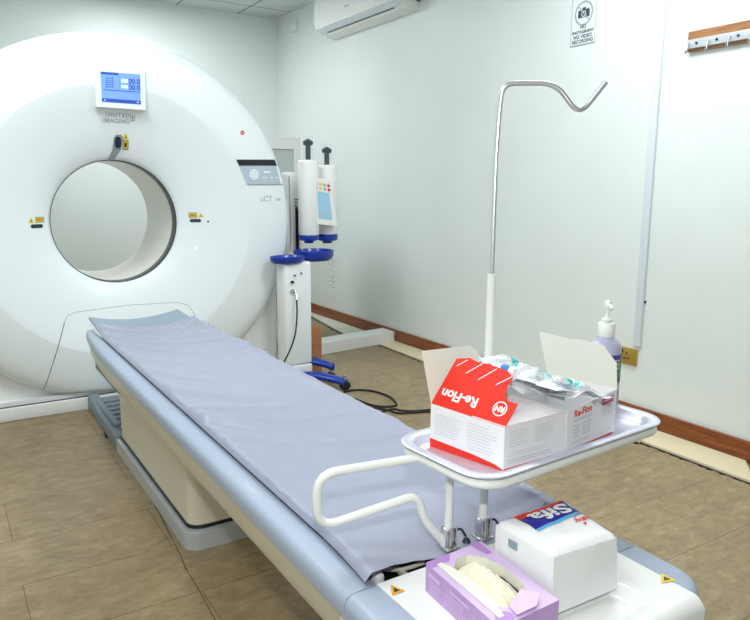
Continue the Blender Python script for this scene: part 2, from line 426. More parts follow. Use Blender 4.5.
def warn(px, py, wide, name='warning_label'):
    f = gfn(px, py); g = MB(); 
    if wide: rect_fn(g, f, -.022, -.014, .022, .014, 2, 2); tri = [(.028*wide, -.014), (.058*wide, -.014), (.043*wide, .012)]
    else: rect_fn(g, f, -.015, -.026, .015, .022, 2, 2); tri = [(-.015, .028), (.015, .028), (0, .06)]
    g.add([f(a, b) for a, b in tri], [(0, 1, 2)])
    r = obj(name, g, M['yellow'], gantry, 'yellow laser warning label')
    h = MB(); f2 = lambda a, b: f(a, b) - V((0, .001, 0))
    if wide:
        rect_fn(h, f2, -.022, -.014, .022, -.012); rect_fn(h, f2, -.022, .012, .022, .014); rect_fn(h, f2, -.022, -.014, -.020, .014); rect_fn(h, f2, .020, -.014, .022, .014)
        for q in (-.005, .003): rect_fn(h, f2, -.016, q, .014, q+.003)
        c = .043*wide; rect_fn(h, f2, c-.0015, -.010, c+.0015, .003)
    else:
        rect_fn(h, f2, -.015, -.026, -.012, .022); rect_fn(h, f2, .012, -.026, .015, .022); rect_fn(h, f2, -.015, -.026, .015, -.022); rect_fn(h, f2, -.015, .018, .015, .022)
        rect_fn(h, f2, -.006, -.014, .006, .010); rect_fn(h, f2, -.0015, .032, .0015, .046)
    obj('label_print', h, M['oval'], r)
warn(128.8, 144, 0); warn(42, 220.5, -1); warn(197, 215.5, 1)
for (px, py) in ((39, 227), (199.5, 221.2)):
    g = MB(); f = gfn(px, py); cap_fn(g, lambda a, b: f(b, a), .020, .062); g2 = obj('laser_window', g, M['oval'], gantry, 'dark oval laser window')
g = MB(); disc_fn(g, gfn(211, 222), 0, 0, .006); obj('indicator_dot', g, M['seam'], gantry)
g = MB(); disc_fn(g, gfn(242.3, 132.7), 0, 0, .013); rb = obj('red_mark', g, M['red'], gantry, 'small round red mark')
g = MB(); f = gfn(242.3, 132.7); disc_fn(g, lambda a, b: f(a, b) - V((0, .001, 0)), 0, 0, .006); obj('mark_center', g, M['panelgrey'], rb)
# control panel
def conf_quad(px, m, name, d=.002, n=10, parent=gantry, label=None):
    w = [onY(x, y, YF) for x, y in px]; P = []
    for i in range(n+1):
        r = []
        for j in range(n+1):
            p = w[0].lerp(w[1], i/n).lerp(w[3].lerp(w[2], i/n), j/n); r.append(gs(p.x, p.z, d))
        P.append(r)
    return obj(name, MB().grid(P, False), m, parent, label)
cp = conf_quad([(235.5,159.8),(280,159.8),(285.5,184.5),(246,184.5)], M['panelgrey'], 'control_panel', label='grey keypad panel with a round touch pad')
conf_quad([(235.3,159.6),(280,159.6),(281.8,165.6),(238.2,165.6)], M['black'], 'display_strip', .004, parent=cp)
conf_quad([(246,184.0),(285.5,184.0),(285.8,185.0),(246.3,185.0)], M['softseam'], 'panel_edge', .004, parent=cp)
g = MB(); f = gfn(253.5, 174.5); f2 = lambda a, b: f(a, b) - V((0, .003, 0))
disc_fn(g, f2, 0, 0, .032); obj('touch_pad', g, M['cover'], cp)
g = MB(); f3 = lambda a, b: f(a, b) - V((0, .004, 0)); ring_fn(g, f3, 0, 0, .009, .0105)
for k in range(6): a = k*PI/3; disc_fn(g, f3, .021*math.cos(a), .021*math.sin(a), .004, 10)
obj('pad_print', g, M['panelgrey'], cp)
for (px, py, w_, h_) in ((267, 172, .045, .012), (264, 177.7, .032, .009), (272, 177.7, .02, .009), (278, 177.7, .02, .009)):
    g = MB(); f = gfn(px, py); rect_fn(g, lambda a, b: f(a, b) - V((0, .003, 0)), -w_/2, -h_/2, w_/2, h_/2); obj('button', g, M['cover'], cp)

# ---------------------------------------------------------------- patient table
TX = .838; LXo, RXo = .542, 1.134; LXi, RXi = .608, 1.066; ZT = .55; Y0, Y1 = .615, 3.53; YS = .955
tbl = empty('patient_table', (TX, 2.2, 0), 'long silver and cream patient table running into the white scanner', 'table')
# foot
def rrect(x0, y0, x1, y1, r, n=6, corners=(1,1,1,1)):
    out = []
    for (cx_, cy_, a0, on) in ((x1-r, y0+r, -90, corners[0]), (x1-r, y1-r, 0, corners[1]), (x0+r, y1-r, 90, corners[2]), (x0+r, y0+r, 180, corners[3])):
        if on:
            for k in range(n+1): a = math.radians(a0 + 90*k/n); out.append((cx_ + r*math.cos(a), cy_ + r*math.sin(a)))
        else:
            out.append((cx_ + (r if cx_ > (x0+x1)/2 else -r), cy_ + (r if cy_ > (y0+y1)/2 else -r)))
    return out
g = MB(); g.prism([V((a, b, 0)) for a, b in rrect(.637, 2.205, 1.04, 3.3, .05, 8, (1,0,0,1))], (0, 0, .062), True); obj('foot_plinth', g, M['alu'], tbl, 'brushed aluminium foot plinth', sharp=30)
g = MB(); g.box((.637, 3.3, 0), (.675, 4.015, .07), .004); g.box((1.002, 3.3, 0), (1.04, 4.015, .07), .004); g.box((.67, 3.3, 0), (1.01, 4.015, .06)); 
g.prism([V((.64, 3.72, .07)), V((.64, 4.015, .07)), V((.64, 4.015, .09))], (.05, 0, 0))
ft_ = obj('rear_foot', g, M['greyfoot'], tbl, 'grey rear section of the foot')
g = MB(); 
for i in range(8): g.box((.68, 3.34+i*.08, .06), (1.0, 3.375+i*.08, .07), .003)
g.box((.66, 3.45, .07), (.69, 4.0, .085), .004)
obj('cable_channel', g, M['greyfoot'], ft_)
g = MB(); g.prism([V((a, b, .062)) for a, b in rrect(.655, 2.235, 1.022, 3.3, .055, 8, (1,0,0,1))], (0, 0, .012), True); obj('column_gap', g, M['black'], tbl)
g = MB(); g.prism([V((a, b, .074)) for a, b in rrect(.66, 2.24, 1.018, 3.28, .05, 8, (1,0,0,1))], (0, 0, .35), True); obj('column', g, M['cream'], tbl, 'cream lifting column', sharp=30)
# beam: cross-section swept along y
def sweep(sec, ys, mb, smooth=True):
    def tp(x, y):
        t = max(0, (y-2.95)/(Y1-2.95)); return x + (TX-x)*.105*t*t if abs(x-TX) > .235 else x
    return mb.grid([[V((tp(x, y), y, z)) for (x, z) in sec] for y in ys], smooth)
secL = [(LXi, ZT-.045), (LXi, ZT-.003), (LXi-.003, ZT), (.580, ZT+.001), (.558, ZT-.001), (.549, ZT-.005), (.544, ZT-.012), (.542, ZT-.022), (.5425, ZT-.042)]
def hk(px, py): return onP(px, py, V((1.024, 1.147, 0)), V((.524, .833, 0)))
def rail(sec, y0, y1, mb, tip=True):
    ys = [y0 + (y1-y0)*i/20 for i in range(21)]
    sweep(sec, ys, mb)
    if tip: mb.add([V((x + ((TX-x)*.105 if abs(x-TX) > .235 else 0), y1, z)) for x, z in sec], [tuple(range(len(sec)))]); mb.add([V((x, y0, z)) for x, z in sec], [tuple(range(len(sec)))])
g = MB(); rail(secL + [(LXi, ZT-.045)], YS, Y1, g); obj('side_rail', g, M['silver'], tbl)
mir = lambda s: [(2*TX - x, z) for x, z in s]
g = MB(); rail(mir(secL + [(LXi, ZT-.045)]), YS-.15, Y1, g); obj('side_rail', g, M['silver'], tbl)
# end rail corners: outline in plan, extruded with rounded top
def plan_strip(outer, inner, z0, z1, mb, rnd=.022):
    n = len(outer); rows = []
    prof_ = [(1.0, z0, 0)] + [(1.0 , z1 - rnd + rnd*math.sin(a*PI/16), rnd*(1-math.cos(a*PI/16))) for a in range(9)]
    for i in range(n):
        o = V((*outer[i], 0)); q = V((*inner[i], 0)); d = (q-o).normalized(); row = []
        for _, z, ins in prof_: p = o + d*ins; row.append(V((p.x, p.y, z)))
        row.append(V((q.x, q.y, z1))); row.append(V((q.x, q.y, z0))); rows.append(row)
    mb.grid(rows, True)
    mb.add(rows[0], [tuple(range(len(rows[0])))]); mb.add(rows[-1], [tuple(range(len(rows[-1])))])
def corner(side):
    s = 1 if side > 0 else -1; out = []; inn = []
    X = lambda d: TX + s*d
    ye = YS if side < 0 else YS-.15
    for y in (ye-.002, .86 if side < 0 else .78, .76, .72): out.append((X(.296), y)); inn.append((X(.23), y))
    for k in range(1, 9):
        a = math.radians(90*k/8); out.append((X(.296-.085*(1-math.cos(a))), .72-.085*math.sin(a)*1.0)); inn.append((X(.23-.0*k), .72-.085*k/8*.85))
    return out, inn
for s_ in (-1, 1):
    o_, i_ = corner(s_); g = MB(); plan_strip(o_, i_, ZT-.045, ZT, g); obj('end_rail', g, M['silver'], tbl)
# cream side skirts (left/right) + undertray
for s_ in (-1, 1):
    X = lambda d: TX + s_*d
    g = MB(); ys = [YS+.03 + (Y1-.10-YS)*i/16 for i in range(17)]
    sec = [(X(.293), ZT-.045), (X(.288), ZT-.06), (X(.283), ZT-.10), (X(.27), ZT-.128), (X(.24), ZT-.135), (X(.0), ZT-.135), (X(0), ZT-.047)]
    sweep(sec, ys, g); tq = ((ys[-1]-2.95)/(Y1-2.95))**2; g.add([V((x + ((TX-x)*.105*tq if abs(x-TX) > .235 else 0), ys[-1], z)) for x, z in sec], [tuple(range(len(sec)))]); g.add([V((x, ys[0], z)) for x, z in sec], [tuple(range(len(sec)))])
    obj('side_skirt', g, M['cream'], tbl)
# dark sliding underside near the gantry
g = MB(); g.box((.60, 3.0, ZT-.19), (1.076, 3.50, ZT-.136), .01); obj('slide_housing', g, M['greyfoot'], tbl)
# end cover (below the panel)
g = MB(); oc = rrect(.552, .635, 1.124, .985, .08, 8, (1,0,0,1)); g.prism([V((a, b, ZT-.145)) for a, b in oc], (0, 0, .099), True); obj('end_cover', g, M['white'], tbl, sharp=35)
# top end panel with shallow dish
def end_panel():
    g = MB(); x0, x1, y0, y1 = LXi+.001, RXi-.001, .618, YS
    nx, ny = 70, 56; P = []
    for i in range(nx+1):
        r = []
        for j in range(ny+1):
            x = x0+(x1-x0)*i/nx; y = y0+(y1-y0)*j/ny; z = ZT+.002
            ex = min(x-x0, x1-x) ; ey = y-y0; e = min(ey, .02)
            z -= .018*(1-min(1, ey/.022))**2
            # dish
            cx_, cy_, hx, hy, rr = .86, .70, .125, .052, .045
            qx = max(abs(x-cx_)-hx+rr, 0); qy = max(abs(y-cy_)-hy+rr, 0); d = math.hypot(qx, qy)-rr
            t = max(0, min(1, -d/.022)); z -= .014*(t*t*(3-2*t))
            r.append(V((x, y, z)))
        P.append(r)
    g.grid(P, True, (0, 0, -.03)); return g
obj('end_panel', end_panel(), M['white'], tbl, 'white end panel with a shallow dish')
# recess
g = MB(); g.box((LXi, YS, ZT-.045), (RXi, Y1-.01, ZT-.04)); obj('recess_floor', g, M['black'], tbl)
g = MB(); g.box((.628, .985, ZT-.035), (.648, 1.20, ZT-.005), .008); lv = obj('slide_lever', g, M['white'], tbl)
g = MB(); g.tube(smooth_path([(.648, 1.03, ZT-.02), (.70, 1.0, ZT-.02), (.745, 1.0, ZT-.02)], .02), .005, 8); g.box((.69, .985, ZT-.03), (.70, 1.04, ZT-.022)); obj('lever_link', g, M['plankw'], lv)
for (px, py, ang) in ((397, 590, 0), (666, 579.5, 0)):
    p = onZ(px, py, ZT+.0035); g = MB(); g2 = MB()
    tri = [(-.017, -.008), (.012, -.012), (-.004, .017)]
    tri = [onZ(px+a, py+b, ZT+.0035) for a, b in (((-6.5,-5.5),(8,.5),(-5,5.5)) if px < 500 else ((-5,-6.5),(10.5,1),(-5,3.5)))]
    g.add(tri, [(0,1,2)]); wl = obj('warning_label', g, M['orange' if px < 500 else 'yellow'], tbl, 'triangular warning sticker')
    c = (tri[0]+tri[1]+tri[2])/3; sm = [c + (t-c)*.45 + V((0,0,.0005)) for t in tri]; g2.add(sm, [(0,1,2)]); obj('label_print', g2, M['oval'], wl)
# cradle
CYa, CYb = 1.045, 3.62
def cradz(x): s = (x-TX)/.235; return .538 + .030*s*s
def cradle():
    g = MB(); P = []; ny = 60; nx = 24
    for i in range(ny+1):
        y = CYa + (CYb-CYa)*i/ny; row = []
        tip = max(0, (y-3.25)/(CYb-3.25)); hw = .232 - .012*tip; lift = .03*tip
        for j in range(nx+1):
            s = -1+2*j/nx; x = TX + (s*hw) - .012*tip; row.append(V((x, y, .538 + .030*s*s + lift)))
        P.append(row)
    g.grid(P, True, (0, 0, -.014)); return g
obj('cradle', cradle(), M['cradle'], tbl, 'grey-blue concave cradle', fixn=True)

# sheet
def sheet():
    P = []; ny = 330; nx = 90; ya, yb = .96, 3.44
    for i in range(ny+1):
        t = i/ny; y0_ = ya + (yb-ya)*t; row = []
        for j in range(nx+1):
            s = j/nx
            # across: left edge at the groove, right falls onto the rail
            xx = .600 + (1.118-.600)*s
            if xx < TX+.232: z = cradz(max(xx, TX-.235)) + .006
            else:
                q = min(1, (xx-(TX+.232))/.035); z = (.574)*(1-q*q*(3-2*q)) + .556*(q*q*(3-2*q))
            tip = max(0, (y0_-3.25)/.37); z += .03*tip*(1 if xx < 1.08 else .4)
            if xx < .612: z -= (.612-xx)*1.2
            y = y0_ + .035*noise.noise(V((xx*7, 3.3, y0_ > 2))) * (1 if (t > .97 or t < .03) else 0) if False else y0_
            ed = .012*noise.noise(V((xx*9, 1.7, 0))) + .010*noise.noise(V((xx*24, 8.1, 0)))
            if t > .9: y = y0_ + ed*(t-.9)/.1 - .07*((t-.9)/.1)*(1-abs(2*s-1))*.6
            if t < .06: y = y0_ + (ed*.6 + .012*math.sin(s*7) + .05*max(0, (s-.62)/.38)**.8)*(1-t/.06)
            # folds
            w = 0
            u = (y0_*1.0 + (xx-TX)*.55); vv = ((xx-TX) - y0_*.35)
            n1 = noise.noise(V((u*6.5, vv*1.6, 0))); w += .019*max(0, 1-abs(n1)*4.5)**1.3 * max(0, noise.noise(V((y0_*1.3+4, xx*2.5, 2)))+.30)
            n2 = noise.noise(V((u*17+5, vv*3, 3))); w += .0035*n2
            n3 = noise.noise(V((xx*5, y0_*2.2, 9))); w += .004*n3
            if t > .86: k = (t-.86)/.14; w += .007*math.sin((xx*1.0-y0_*.9)*85 + 3*n3)*k*(1-k)*3*s*s
            damp = min(1, s/.05)
            z += max(w, -.003)*damp + .002*damp
            # near-end lift and curl
            if t < .09:
                k = 1-t/.09; z += k*k*(.008*math.sin(s*6.0+.6) - .006) + .003*k
                if s < .10: xx -= (1-s/.10)*k*k*.014
            row.append(V((xx, y, max(z, .5535 if (xx < .609 or xx > 1.068) else .53))))
        P.append(row)
    g = MB(); g.grid(P, True, (0, 0, -.0012)); return g
so = obj('plastic_sheet', sheet(), M['sheet'], None, fixn=True)
tag(so, 'wrinkled lavender-grey plastic sheet spread over the patient table', 'sheet')

# ---------------------------------------------------------------- tray stand with IV pole
P1 = V((.796, .99, 0)); P2 = V((.880, .986, 0)); ZR = .748
std = empty('tray_stand', (.84, .99, ZT), 'white tubular tray stand with side handle and tall hooked infusion pole', 'stand')
TA = math.radians(4.0); TC = V((1.017, .986, 0)); ux = V((math.cos(TA), math.sin(TA), 0)); uy = V((-math.sin(TA), math.cos(TA), 0)).normalized()
def tray_outline(hx, hy, r, z, n=8):
    return [TC + ux*a + uy*b + V((0, 0, z)) for a, b in rrect(-hx, -hy, hx, hy, r, n)]
g = MB(); g.tube([P1+V((0,0,ZT+.01)), P1+V((0,0,ZR-.02))], .0085, 16); obj('post', g, M['whitem'], std)
g = MB(); g.tube([P2+V((0,0,ZT+.01)), P2+V((0,0,ZR-.02))], .0085, 16); obj('post', g, M['whitem'], std)
g = MB(); oo = tray_outline(.268, .120, .052, ZR-.010); g.tube(oo, .0095, 12, True)
a_ = TC - ux*.17; g.tube([a_ - uy*.118 + V((0,0,ZR-.022)), a_ + uy*.118 + V((0,0,ZR-.022))], .008, 12)
a_ = TC - ux*.22; g.tube([V((P1.x, TC.y-.12, ZR-.022)), V((P1.x-.01, TC.y+.10, ZR-.022))], .008, 12); g.tube([V((P2.x, TC.y-.12, ZR-.022)), V((P2.x-.01, TC.y+.115, ZR-.022))], .008, 12)
obj('tray_frame', g, M['whitem'], std)
nrm = V((math.sin(math.radians(-17)), -math.cos(math.radians(-17)), 0))
hp = [onP(x, y, V((.796,.99,0)), nrm) for x, y in ((317.5,529),(418,494.5),(424,520),(447,546))]
hp = [TC-ux*.262+uy*.055+V((0,0,ZR-.012)), onZ(316.5, 474.5, ZR-.018)] + hp
g = MB(); g.tube(smooth_path(hp, .042, 8), .0085, 14); obj('side_handle', g, M['whitem'], std)
for p in (P1, P2):
    g = MB(); g.box((p.x-.012, p.y-.012, ZT+.003), (p.x+.012, p.y+.012, ZT+.045), .003)
    g.tube([p+V((-.006,-.014,ZT+.006)), p+V((-.006,-.016,ZT+.05))], .003, 8); g.tube([p+V((.008,-.013,ZT+.006)), p+V((.008,-.015,ZT+.05))], .0025, 8)
    g.box((p.x-.016, p.y-.018, ZT+.003), (p.x+.016, p.y+.018, ZT+.007), .001)
    cl = obj('clamp', g, M['chrome'], std)
    g = MB(); g.tube(smooth_path([p+V((.012,-.004,ZT+.035)), p+V((.026,-.006,ZT+.038)), p+V((.036,-.010,ZT+.02))], .008), .0025, 8); g.lathe([(.0001,0),(.009,.002),(.005,.010),(.0001,.012)], p+V((.037,-.011,ZT+.006)), n=16); obj('clamp_lever', g, M['navy'], cl)
P3 = V((1.024, 1.147, 0)); g = MB(); g.tube([P3+V((0,0,ZR-.05)), V((P3.x, P3.y, hk(495, 274).z))], .0098, 16); ps = obj('pole_sleeve', g, M['whitem'], std)
g = MB(); g.box((P3.x-.014, P3.y-.035, ZR-.022), (P3.x+.014, P3.y+.012, ZR-.004), .003); obj('pole_bracket', g, M['whitem'], std)
top = hk(499.6, 96)
P3 = V((1.024, 1.147, 0))
hpts = [P3+V((0,0,1.05)), V((P3.x, P3.y, 1.30)), hk(499.5, 110), hk(503, 83.5), hk(556, 83), hk(579, 116), hk(606, 82)]
pth = [hpts[0], hpts[1]] + smooth_path(hpts[1:], .033, 8)[1:]
g = MB(); g.tube(pth, .0055, 12); obj('hooked_pole', g, M['steel'], std, 'bare steel upper pole bent into a hook')

# tray
tray = empty('instrument_tray', tuple(TC + V((0,0,ZR))), 'rectangular stainless steel tray with rounded corners on the tray stand', 'tray')
rows = []
for hx, hy, r, z in ((.281,.131,.060,ZR+.004),(.283,.133,.062,ZR+.007),(.281,.131,.060,ZR+.009),(.264,.114,.05,ZR+.008),(.259,.109,.046,ZR+.003),(.254,.104,.040,ZR-.008),(.248,.098,.034,ZR-.012),(.20,.05,.02,ZR-.0125)):
    rows.append(tray_outline(hx, hy, r, z) ); rows[-1].append(rows[-1][0])
g = MB(); g.grid(rows, True); last = rows[-1][:-1]; g.add(last, [tuple(range(len(last)))]); g.v = g.v
obj('tray_body', g, M['traysteel'], tray)
ZF = ZR - .0118

# boxes
def lerpq(q, u, v): return q[0].lerp(q[1], u).lerp(q[3].lerp(q[2], u), v)
def carton_box(name, label, base, h, drop_faces=(), m=M['carton'], open_depth=.45, hs=None):
    """base: 4 pts front-left, front-right, back-right, back-left; open-top box with thickness"""
    root = empty(name, tuple((base[0]+base[2])/2), label, 'box', None)
    hs = hs or [h]*4; tp_ = [b + V((0,0,k)) for b, k in zip(base, hs)]
    g = MB(); g.add(base, [(0,3,2,1)])
    t = .0012; c = sum(base, V())/4
    for i in range(4):
        j = (i+1) % 4; a, b = base[i], base[j]; n_ = (c - (a+b)/2); n_.z = 0; n_ = n_.normalized()*t
        g.add([a, b, tp_[j], tp_[i], a+n_, b+n_, tp_[j]+n_, tp_[i]+n_], [(0,1,2,3), (7,6,5,4), (3,2,6,7)])
    obj('carton', g, m, root)
    return root, tp_
# box one
A = onZ(430, 446, ZF); B = onZ(503, 471, ZF); Cc = onZ(563.5, 453, ZF); D = onZ(614, 432, ZF)
B2 = Cc; back = V((-.034, .168, 0))
b1 = [B, Cc + V((0,0,0)), Cc + V((-.036,.165,0)), A]
h1 = [.083, .083, .086, .089]
box1, t1 = carton_box('cannula_box', 'open white cannula box with the tilted red printed flap, on the tray', b1, .085, hs=h1)
# front lid part lying flat over front half
q = t1; lid = [q[0], q[1], q[1].lerp(q[2], .5), q[0].lerp(q[3], .42)]
g = MB(); g.prism([p + V((0,0,.0008)) for p in lid], (0,0,.0012)); obj('front_flap', g, M['carton'], box1)
# red flap: plane through A_top,B_top leaning inwards
hA, hB = t1[3], t1[0]; inn = V((.62, .12, .80)).normalized()
fnrm = (hB-hA).cross(inn).normalized()
fl = [(431,398.5),(456.5,358.5),(470,358),(478,362),(489,364),(497,367),(508,371),(513,378),(507,387),(505.5,395),(508,401),(518,404),(503.5,428)]
fw_ = [onP(x, y, hA, fnrm) for x, y in fl]; fw_[0] = hA.copy(); fw_[-1] = hB.copy()
if fnrm.dot(CAM-hA) < 0: fnrm = -fnrm
g = MB(); g.prism([p for p in fw_], -fnrm*.0012); rf = obj('red_flap', g, M['red'], box1, 'glossy red top flap with upside-down white lettering')
hu = (hA-hB).normalized(); hv = fnrm.cross(hu); hv = hv if hv.dot(V((0,0,1))) < 0 else -hv
pf = lambda px, py: (lambda o: (lambda a, b: o + hu*a*-1*-1 + hv*b + fnrm*.0008))(onP(px, py, hA, fnrm))
g = MB(); put_text(g, 'Re-Flon', .028, pf(459.5, 397.5), bold=.0008)
obj('flap_lettering', g, M['printwhite'], rf); g = MB(); fc = pf(500, 409); ring_fn(g, fc, 0, 0, .0125, .0148, 32)
put_text(g, 'RN', .015, fc, bold=.0008); obj('flap_emblem', g, M['printwhite'], rf); g = MB()
for (xa, ya, xb, yb) in ((457,366,468,360),(466,373.5,484,363),(478,380,497,369),(496,385,512,377)):
    p, q_ = onP(xa, ya, hA, fnrm), onP(xb, yb, hA, fnrm); d = (q_-p).cross(fnrm).normalized()*.0009
    g.add([p+d+fnrm*.0008, q_+d+fnrm*.0008, q_-d+fnrm*.0008, p-d+fnrm*.0008], [(0,1,2,3)])
obj('flap_stripes', g, M['printwhite'], rf)
# beige back flap
hb0, hb1 = t1[3], t1[2]; lean = V((-.05, .30, 1)).normalized(); n2_ = (hb1-hb0).cross(lean).normalized()
bf = [hb0] + [onP(x, y, hb0, n2_) for x, y in ((421.5,351),(469,345.5),(477,351))] + [hb0.lerp(hb1, .85)]
g = MB(); g.prism(bf, n2_*.0012); obj('back_flap', g, M['cartonin'], box1, 'plain grey-beige inside of the back flap')
# left face print
def face_fn(q, off):
    """q = bl, br, tr, tl ; uv in 0..1"""
    n_ = (q[1]-q[0]).cross(q[3]-q[0]).normalized()
    if n_.dot(CAM - q[0]) < 0: n_ = -n_
    return lambda u, v: lerpq(q, u, v) + n_*off
L1 = face_fn([A, B, t1[0], t1[3]], .0007); R1 = face_fn([B, Cc, t1[1], t1[0]], .0007)
g = MB(); g.add([L1(0,0), L1(1,0), L1(1,.02), L1(.9,.09), L1(.6,.15), L1(0,.2)], [(0,1,2,3,4,5)])
rect_fn(g, R1, 0, 0, 1, .035); obj('red_print', g, M['red'], box1)
def lines(g, fn, u0, u1, v0, v1, n, th, jit=.3, seed=0):
    rd = random.Random(seed)
    for i in range(n):
        v = v1 - (v1-v0)*i/max(1, n-1); rect_fn(g, fn, u0, v-th/2, u1-(u1-u0)*rd.random()*jit, v+th/2)
g = MB(); lines(g, L1, .06, .46, .35, .80, 8, .022, .3, 1); lines(g, L1, .52, .92, .26, .84, 9, .022, .3, 2)
lines(g, R1, .08, .38, .52, .86, 6, .02, .3, 3); lines(g, R1, .48, .82, .50, .86, 7, .02, .4, 4); lines(g, R1, .06, .8, .30, .36, 2, .018, .2, 5); lines(g, R1, .06, .9, .14, .2, 2, .03, .2, 6)
obj('small_print', g, M['printgrey'], box1)
# box two
C2 = onZ(565.5, 452.5, ZF); b2 = [C2, D, D + V((-.034,.165,0)), C2 + V((-.034,.165,0))]
box2, t2 = carton_box('cannula_box', 'white cannula box with magenta barcode label and upright beige flap, right on the tray', b2, .09, hs=[.085,.094,.094,.088])
F2 = face_fn([C2, D, t2[1], t2[0]], .0007)
g = MB(); rect_fn(g, F2, 0, 0, .95, .03); W2 = (D-C2).length; H2 = .09
put_text(g, 'Re-Flon', .02, lambda a, b: F2(.30 + a/W2, .84 + b/H2), bold=.0006); obj('red_print', g, M['red'], box2)
g = MB(); rect_fn(g, F2, .68, .76, .93, .84); rect_fn(g, F2, .68, .86, .93, .92); obj('magenta_label', g, M['pink'], box2)
g = MB(); 
for i in range(11): rect_fn(g, F2, .70+i*.02, .50, .70+i*.02+(.008 if i%3 else .013), .72)
lines(g, F2, .12, .5, .66, .7, 2, .03, .2, 7); lines(g, F2, .12, .26, .3, .55, 4, .05, .1, 8); lines(g, F2, .3, .48, .3, .55, 4, .05, .1, 9); rect_fn(g, F2, .85, .12, .9, .18); lines(g, F2, .08, .5, .14, .18, 2, .02, .3, 9)
obj('small_print', g, M['printgrey'], box2)
hC, hD = t2[2], t2[1]
lean = V((.02, 0, 1)).normalized(); n3_ = (hC-hD).cross(lean).normalized()
ff = [hD] + [onP(x, y, hD, n3_) for x, y in ((616.5,363),(611,356),(603.5,346),(592,343),(580,339.5),(570,339.5),(560,337),(548,333.5),(539,332))] + [hC]
g = MB(); g.prism(ff, n3_*.0014); obj('side_flap', g, M['cartonin'], box2, 'plain grey-beige upright side flap with a torn top edge')
# filler: inside pile support (packs)
def pack(name, label, c, yaw, pitch, roll, mtip, L=.105, Wd=.034):
    root = empty(name, tuple(c), label, 'packet', 'clear blister packs of cannulas on the two boxes')
    T = Matrix.Translation(c) @ Matrix.Rotation(yaw, 4, 'Z') @ Matrix.Rotation(pitch, 4, 'Y') @ Matrix.Rotation(roll, 4, 'X')
    rd = random.Random(hash(label) % 1000 if False else int(c[0]*1e4))
    ph = rd.random()*6
    P = []
    for i in range(19):
        u = -1+2*i/18; P.append([T @ V((u*L/2, v*Wd/2, .004*math.sin(u*3+ph)*1.2 + .003*v*math.sin(u*4+ph))) for v in (-1,-.5,0,.5,1)])
    obj('backing_paper', MB().grid(P, True, tuple((T.to_3x3() @ V((0,0,-.0006))))), M['paper'], root)
    P = []
    for i in range(25):
        u = -1+2*i/24; e = max(0, 1-abs(u)**4)
        row = []
        for j in range(13):
            v = -1+2*j/12; hgt = .017*(1+.5*noise.noise(V((i*.6+ph*9, j*.5, ph))))*e*max(0, (1-(v/.8)**2 if abs(v) < .8 else 0))**.5*(.75+.25*math.sin(u*5+ph))
            row.append(T @ V((u*L/2*.97, v*Wd/2*.96, .002 + .004*math.sin(u*3+ph)*1.2 + hgt)))
        P.append(row)
    obj('blister', MB().grid(P, True), M['blister'], root)
    zc = lambda u: .012 + .005*math.sin(u*3+ph)
    g = MB(); g.tube([T @ V((-.3*L, 0, zc(-.6))), T @ V((.05*L, 0, zc(.1)))], .0045, 12); g.box(tuple((-.008, -.013, zc(.1)-.001)), (.006, .013, zc(.1)+.001), 0, T); cn = obj('cannula', g, M['white'], root)
    g = MB(); g.tube([T @ V((.08*L, 0, zc(.16))), T @ V((.2*L, 0, zc(.4))), T @ V((.23*L, 0, zc(.4)))], [.0075, .008, .005], 14); obj('hub_cap', g, mtip, root)
    return root
zt = ZF + .105
def pt(px, py, z): return onZ(px, py, z)
specs = [ # px, py, z, yaw, pitch, roll, tip
 (478, 366, .852, 2.4, -.2, .3, 'bluecap'), (492, 371, .862, .9, .2, .25, 'teal'), (506, 366, .870, -.35, .15, .4, 'teal'), (520, 376, .862, 2.7, -.2, -.2, 'teal'),
 (527, 385, .850, .2, .12, .45, 'bluecap'), (542, 388, .848, -.9, .25, .2, 'bluecap'), (553, 386, .858, 2.9, -.2, .35, 'teal'), (570, 393, .852, 2.6, -.1, .3, 'bluecap'), (536, 379, .872, .5, .1, .2, 'teal'), (512, 373, .878, 1.9, .1, -.2, 'bluecap'), (562, 387, .868, .1, .15, .1, 'teal'), (584, 395, .850, 3.0, -.12, .3, 'teal')]
plabels = ['leftmost clear cannula pack, drooping over the red flap', 'clear cannula pack with teal cap behind the red flap', 'clear cannula pack on top of the pile, nearest the pole', 'clear cannula pack lying crosswise right of the red flap',
 'clear cannula pack with blue cap low in the middle of the pile', 'cannula pack hanging down between the two boxes', 'clear cannula pack with teal cap in front of the beige flap', 'clear cannula pack with blue cap over the right box edge', 'clear teal-capped pack on top of the pile above the gap between the boxes', 'clear cannula pack with blue cap on top of the pile, standing across the red flap', 'upper teal-capped cannula pack leaning on the upright beige flap', 'rightmost clear cannula pack, with teal cap']
for (px, py, z, yw, pi_, ro, tip), lb in zip(specs, plabels):
    pack('cannula_packet', lb, pt(px, py, z), yw, pi_, ro, M[tip], L=.098, Wd=.05)
# inner fill of box (packs hidden below) : folded white leaflets
g = MB()
rd = random.Random(3)
P = []
for i in range(40):
    row = []
    for j in range(20):
        u, v = i/39, j/19
        p = t1[0].lerp(t2[1], .06+.88*u).lerp(t1[3].lerp(t2[2], .06+.88*u), .38+.54*v)
        z = -.006 + .020*noise.noise(V((u*9, v*4, 2))) + .012*noise.noise(V((u*22, v*9, 5)))
        row.append(p + V((0, 0, z)))
    P.append(row)

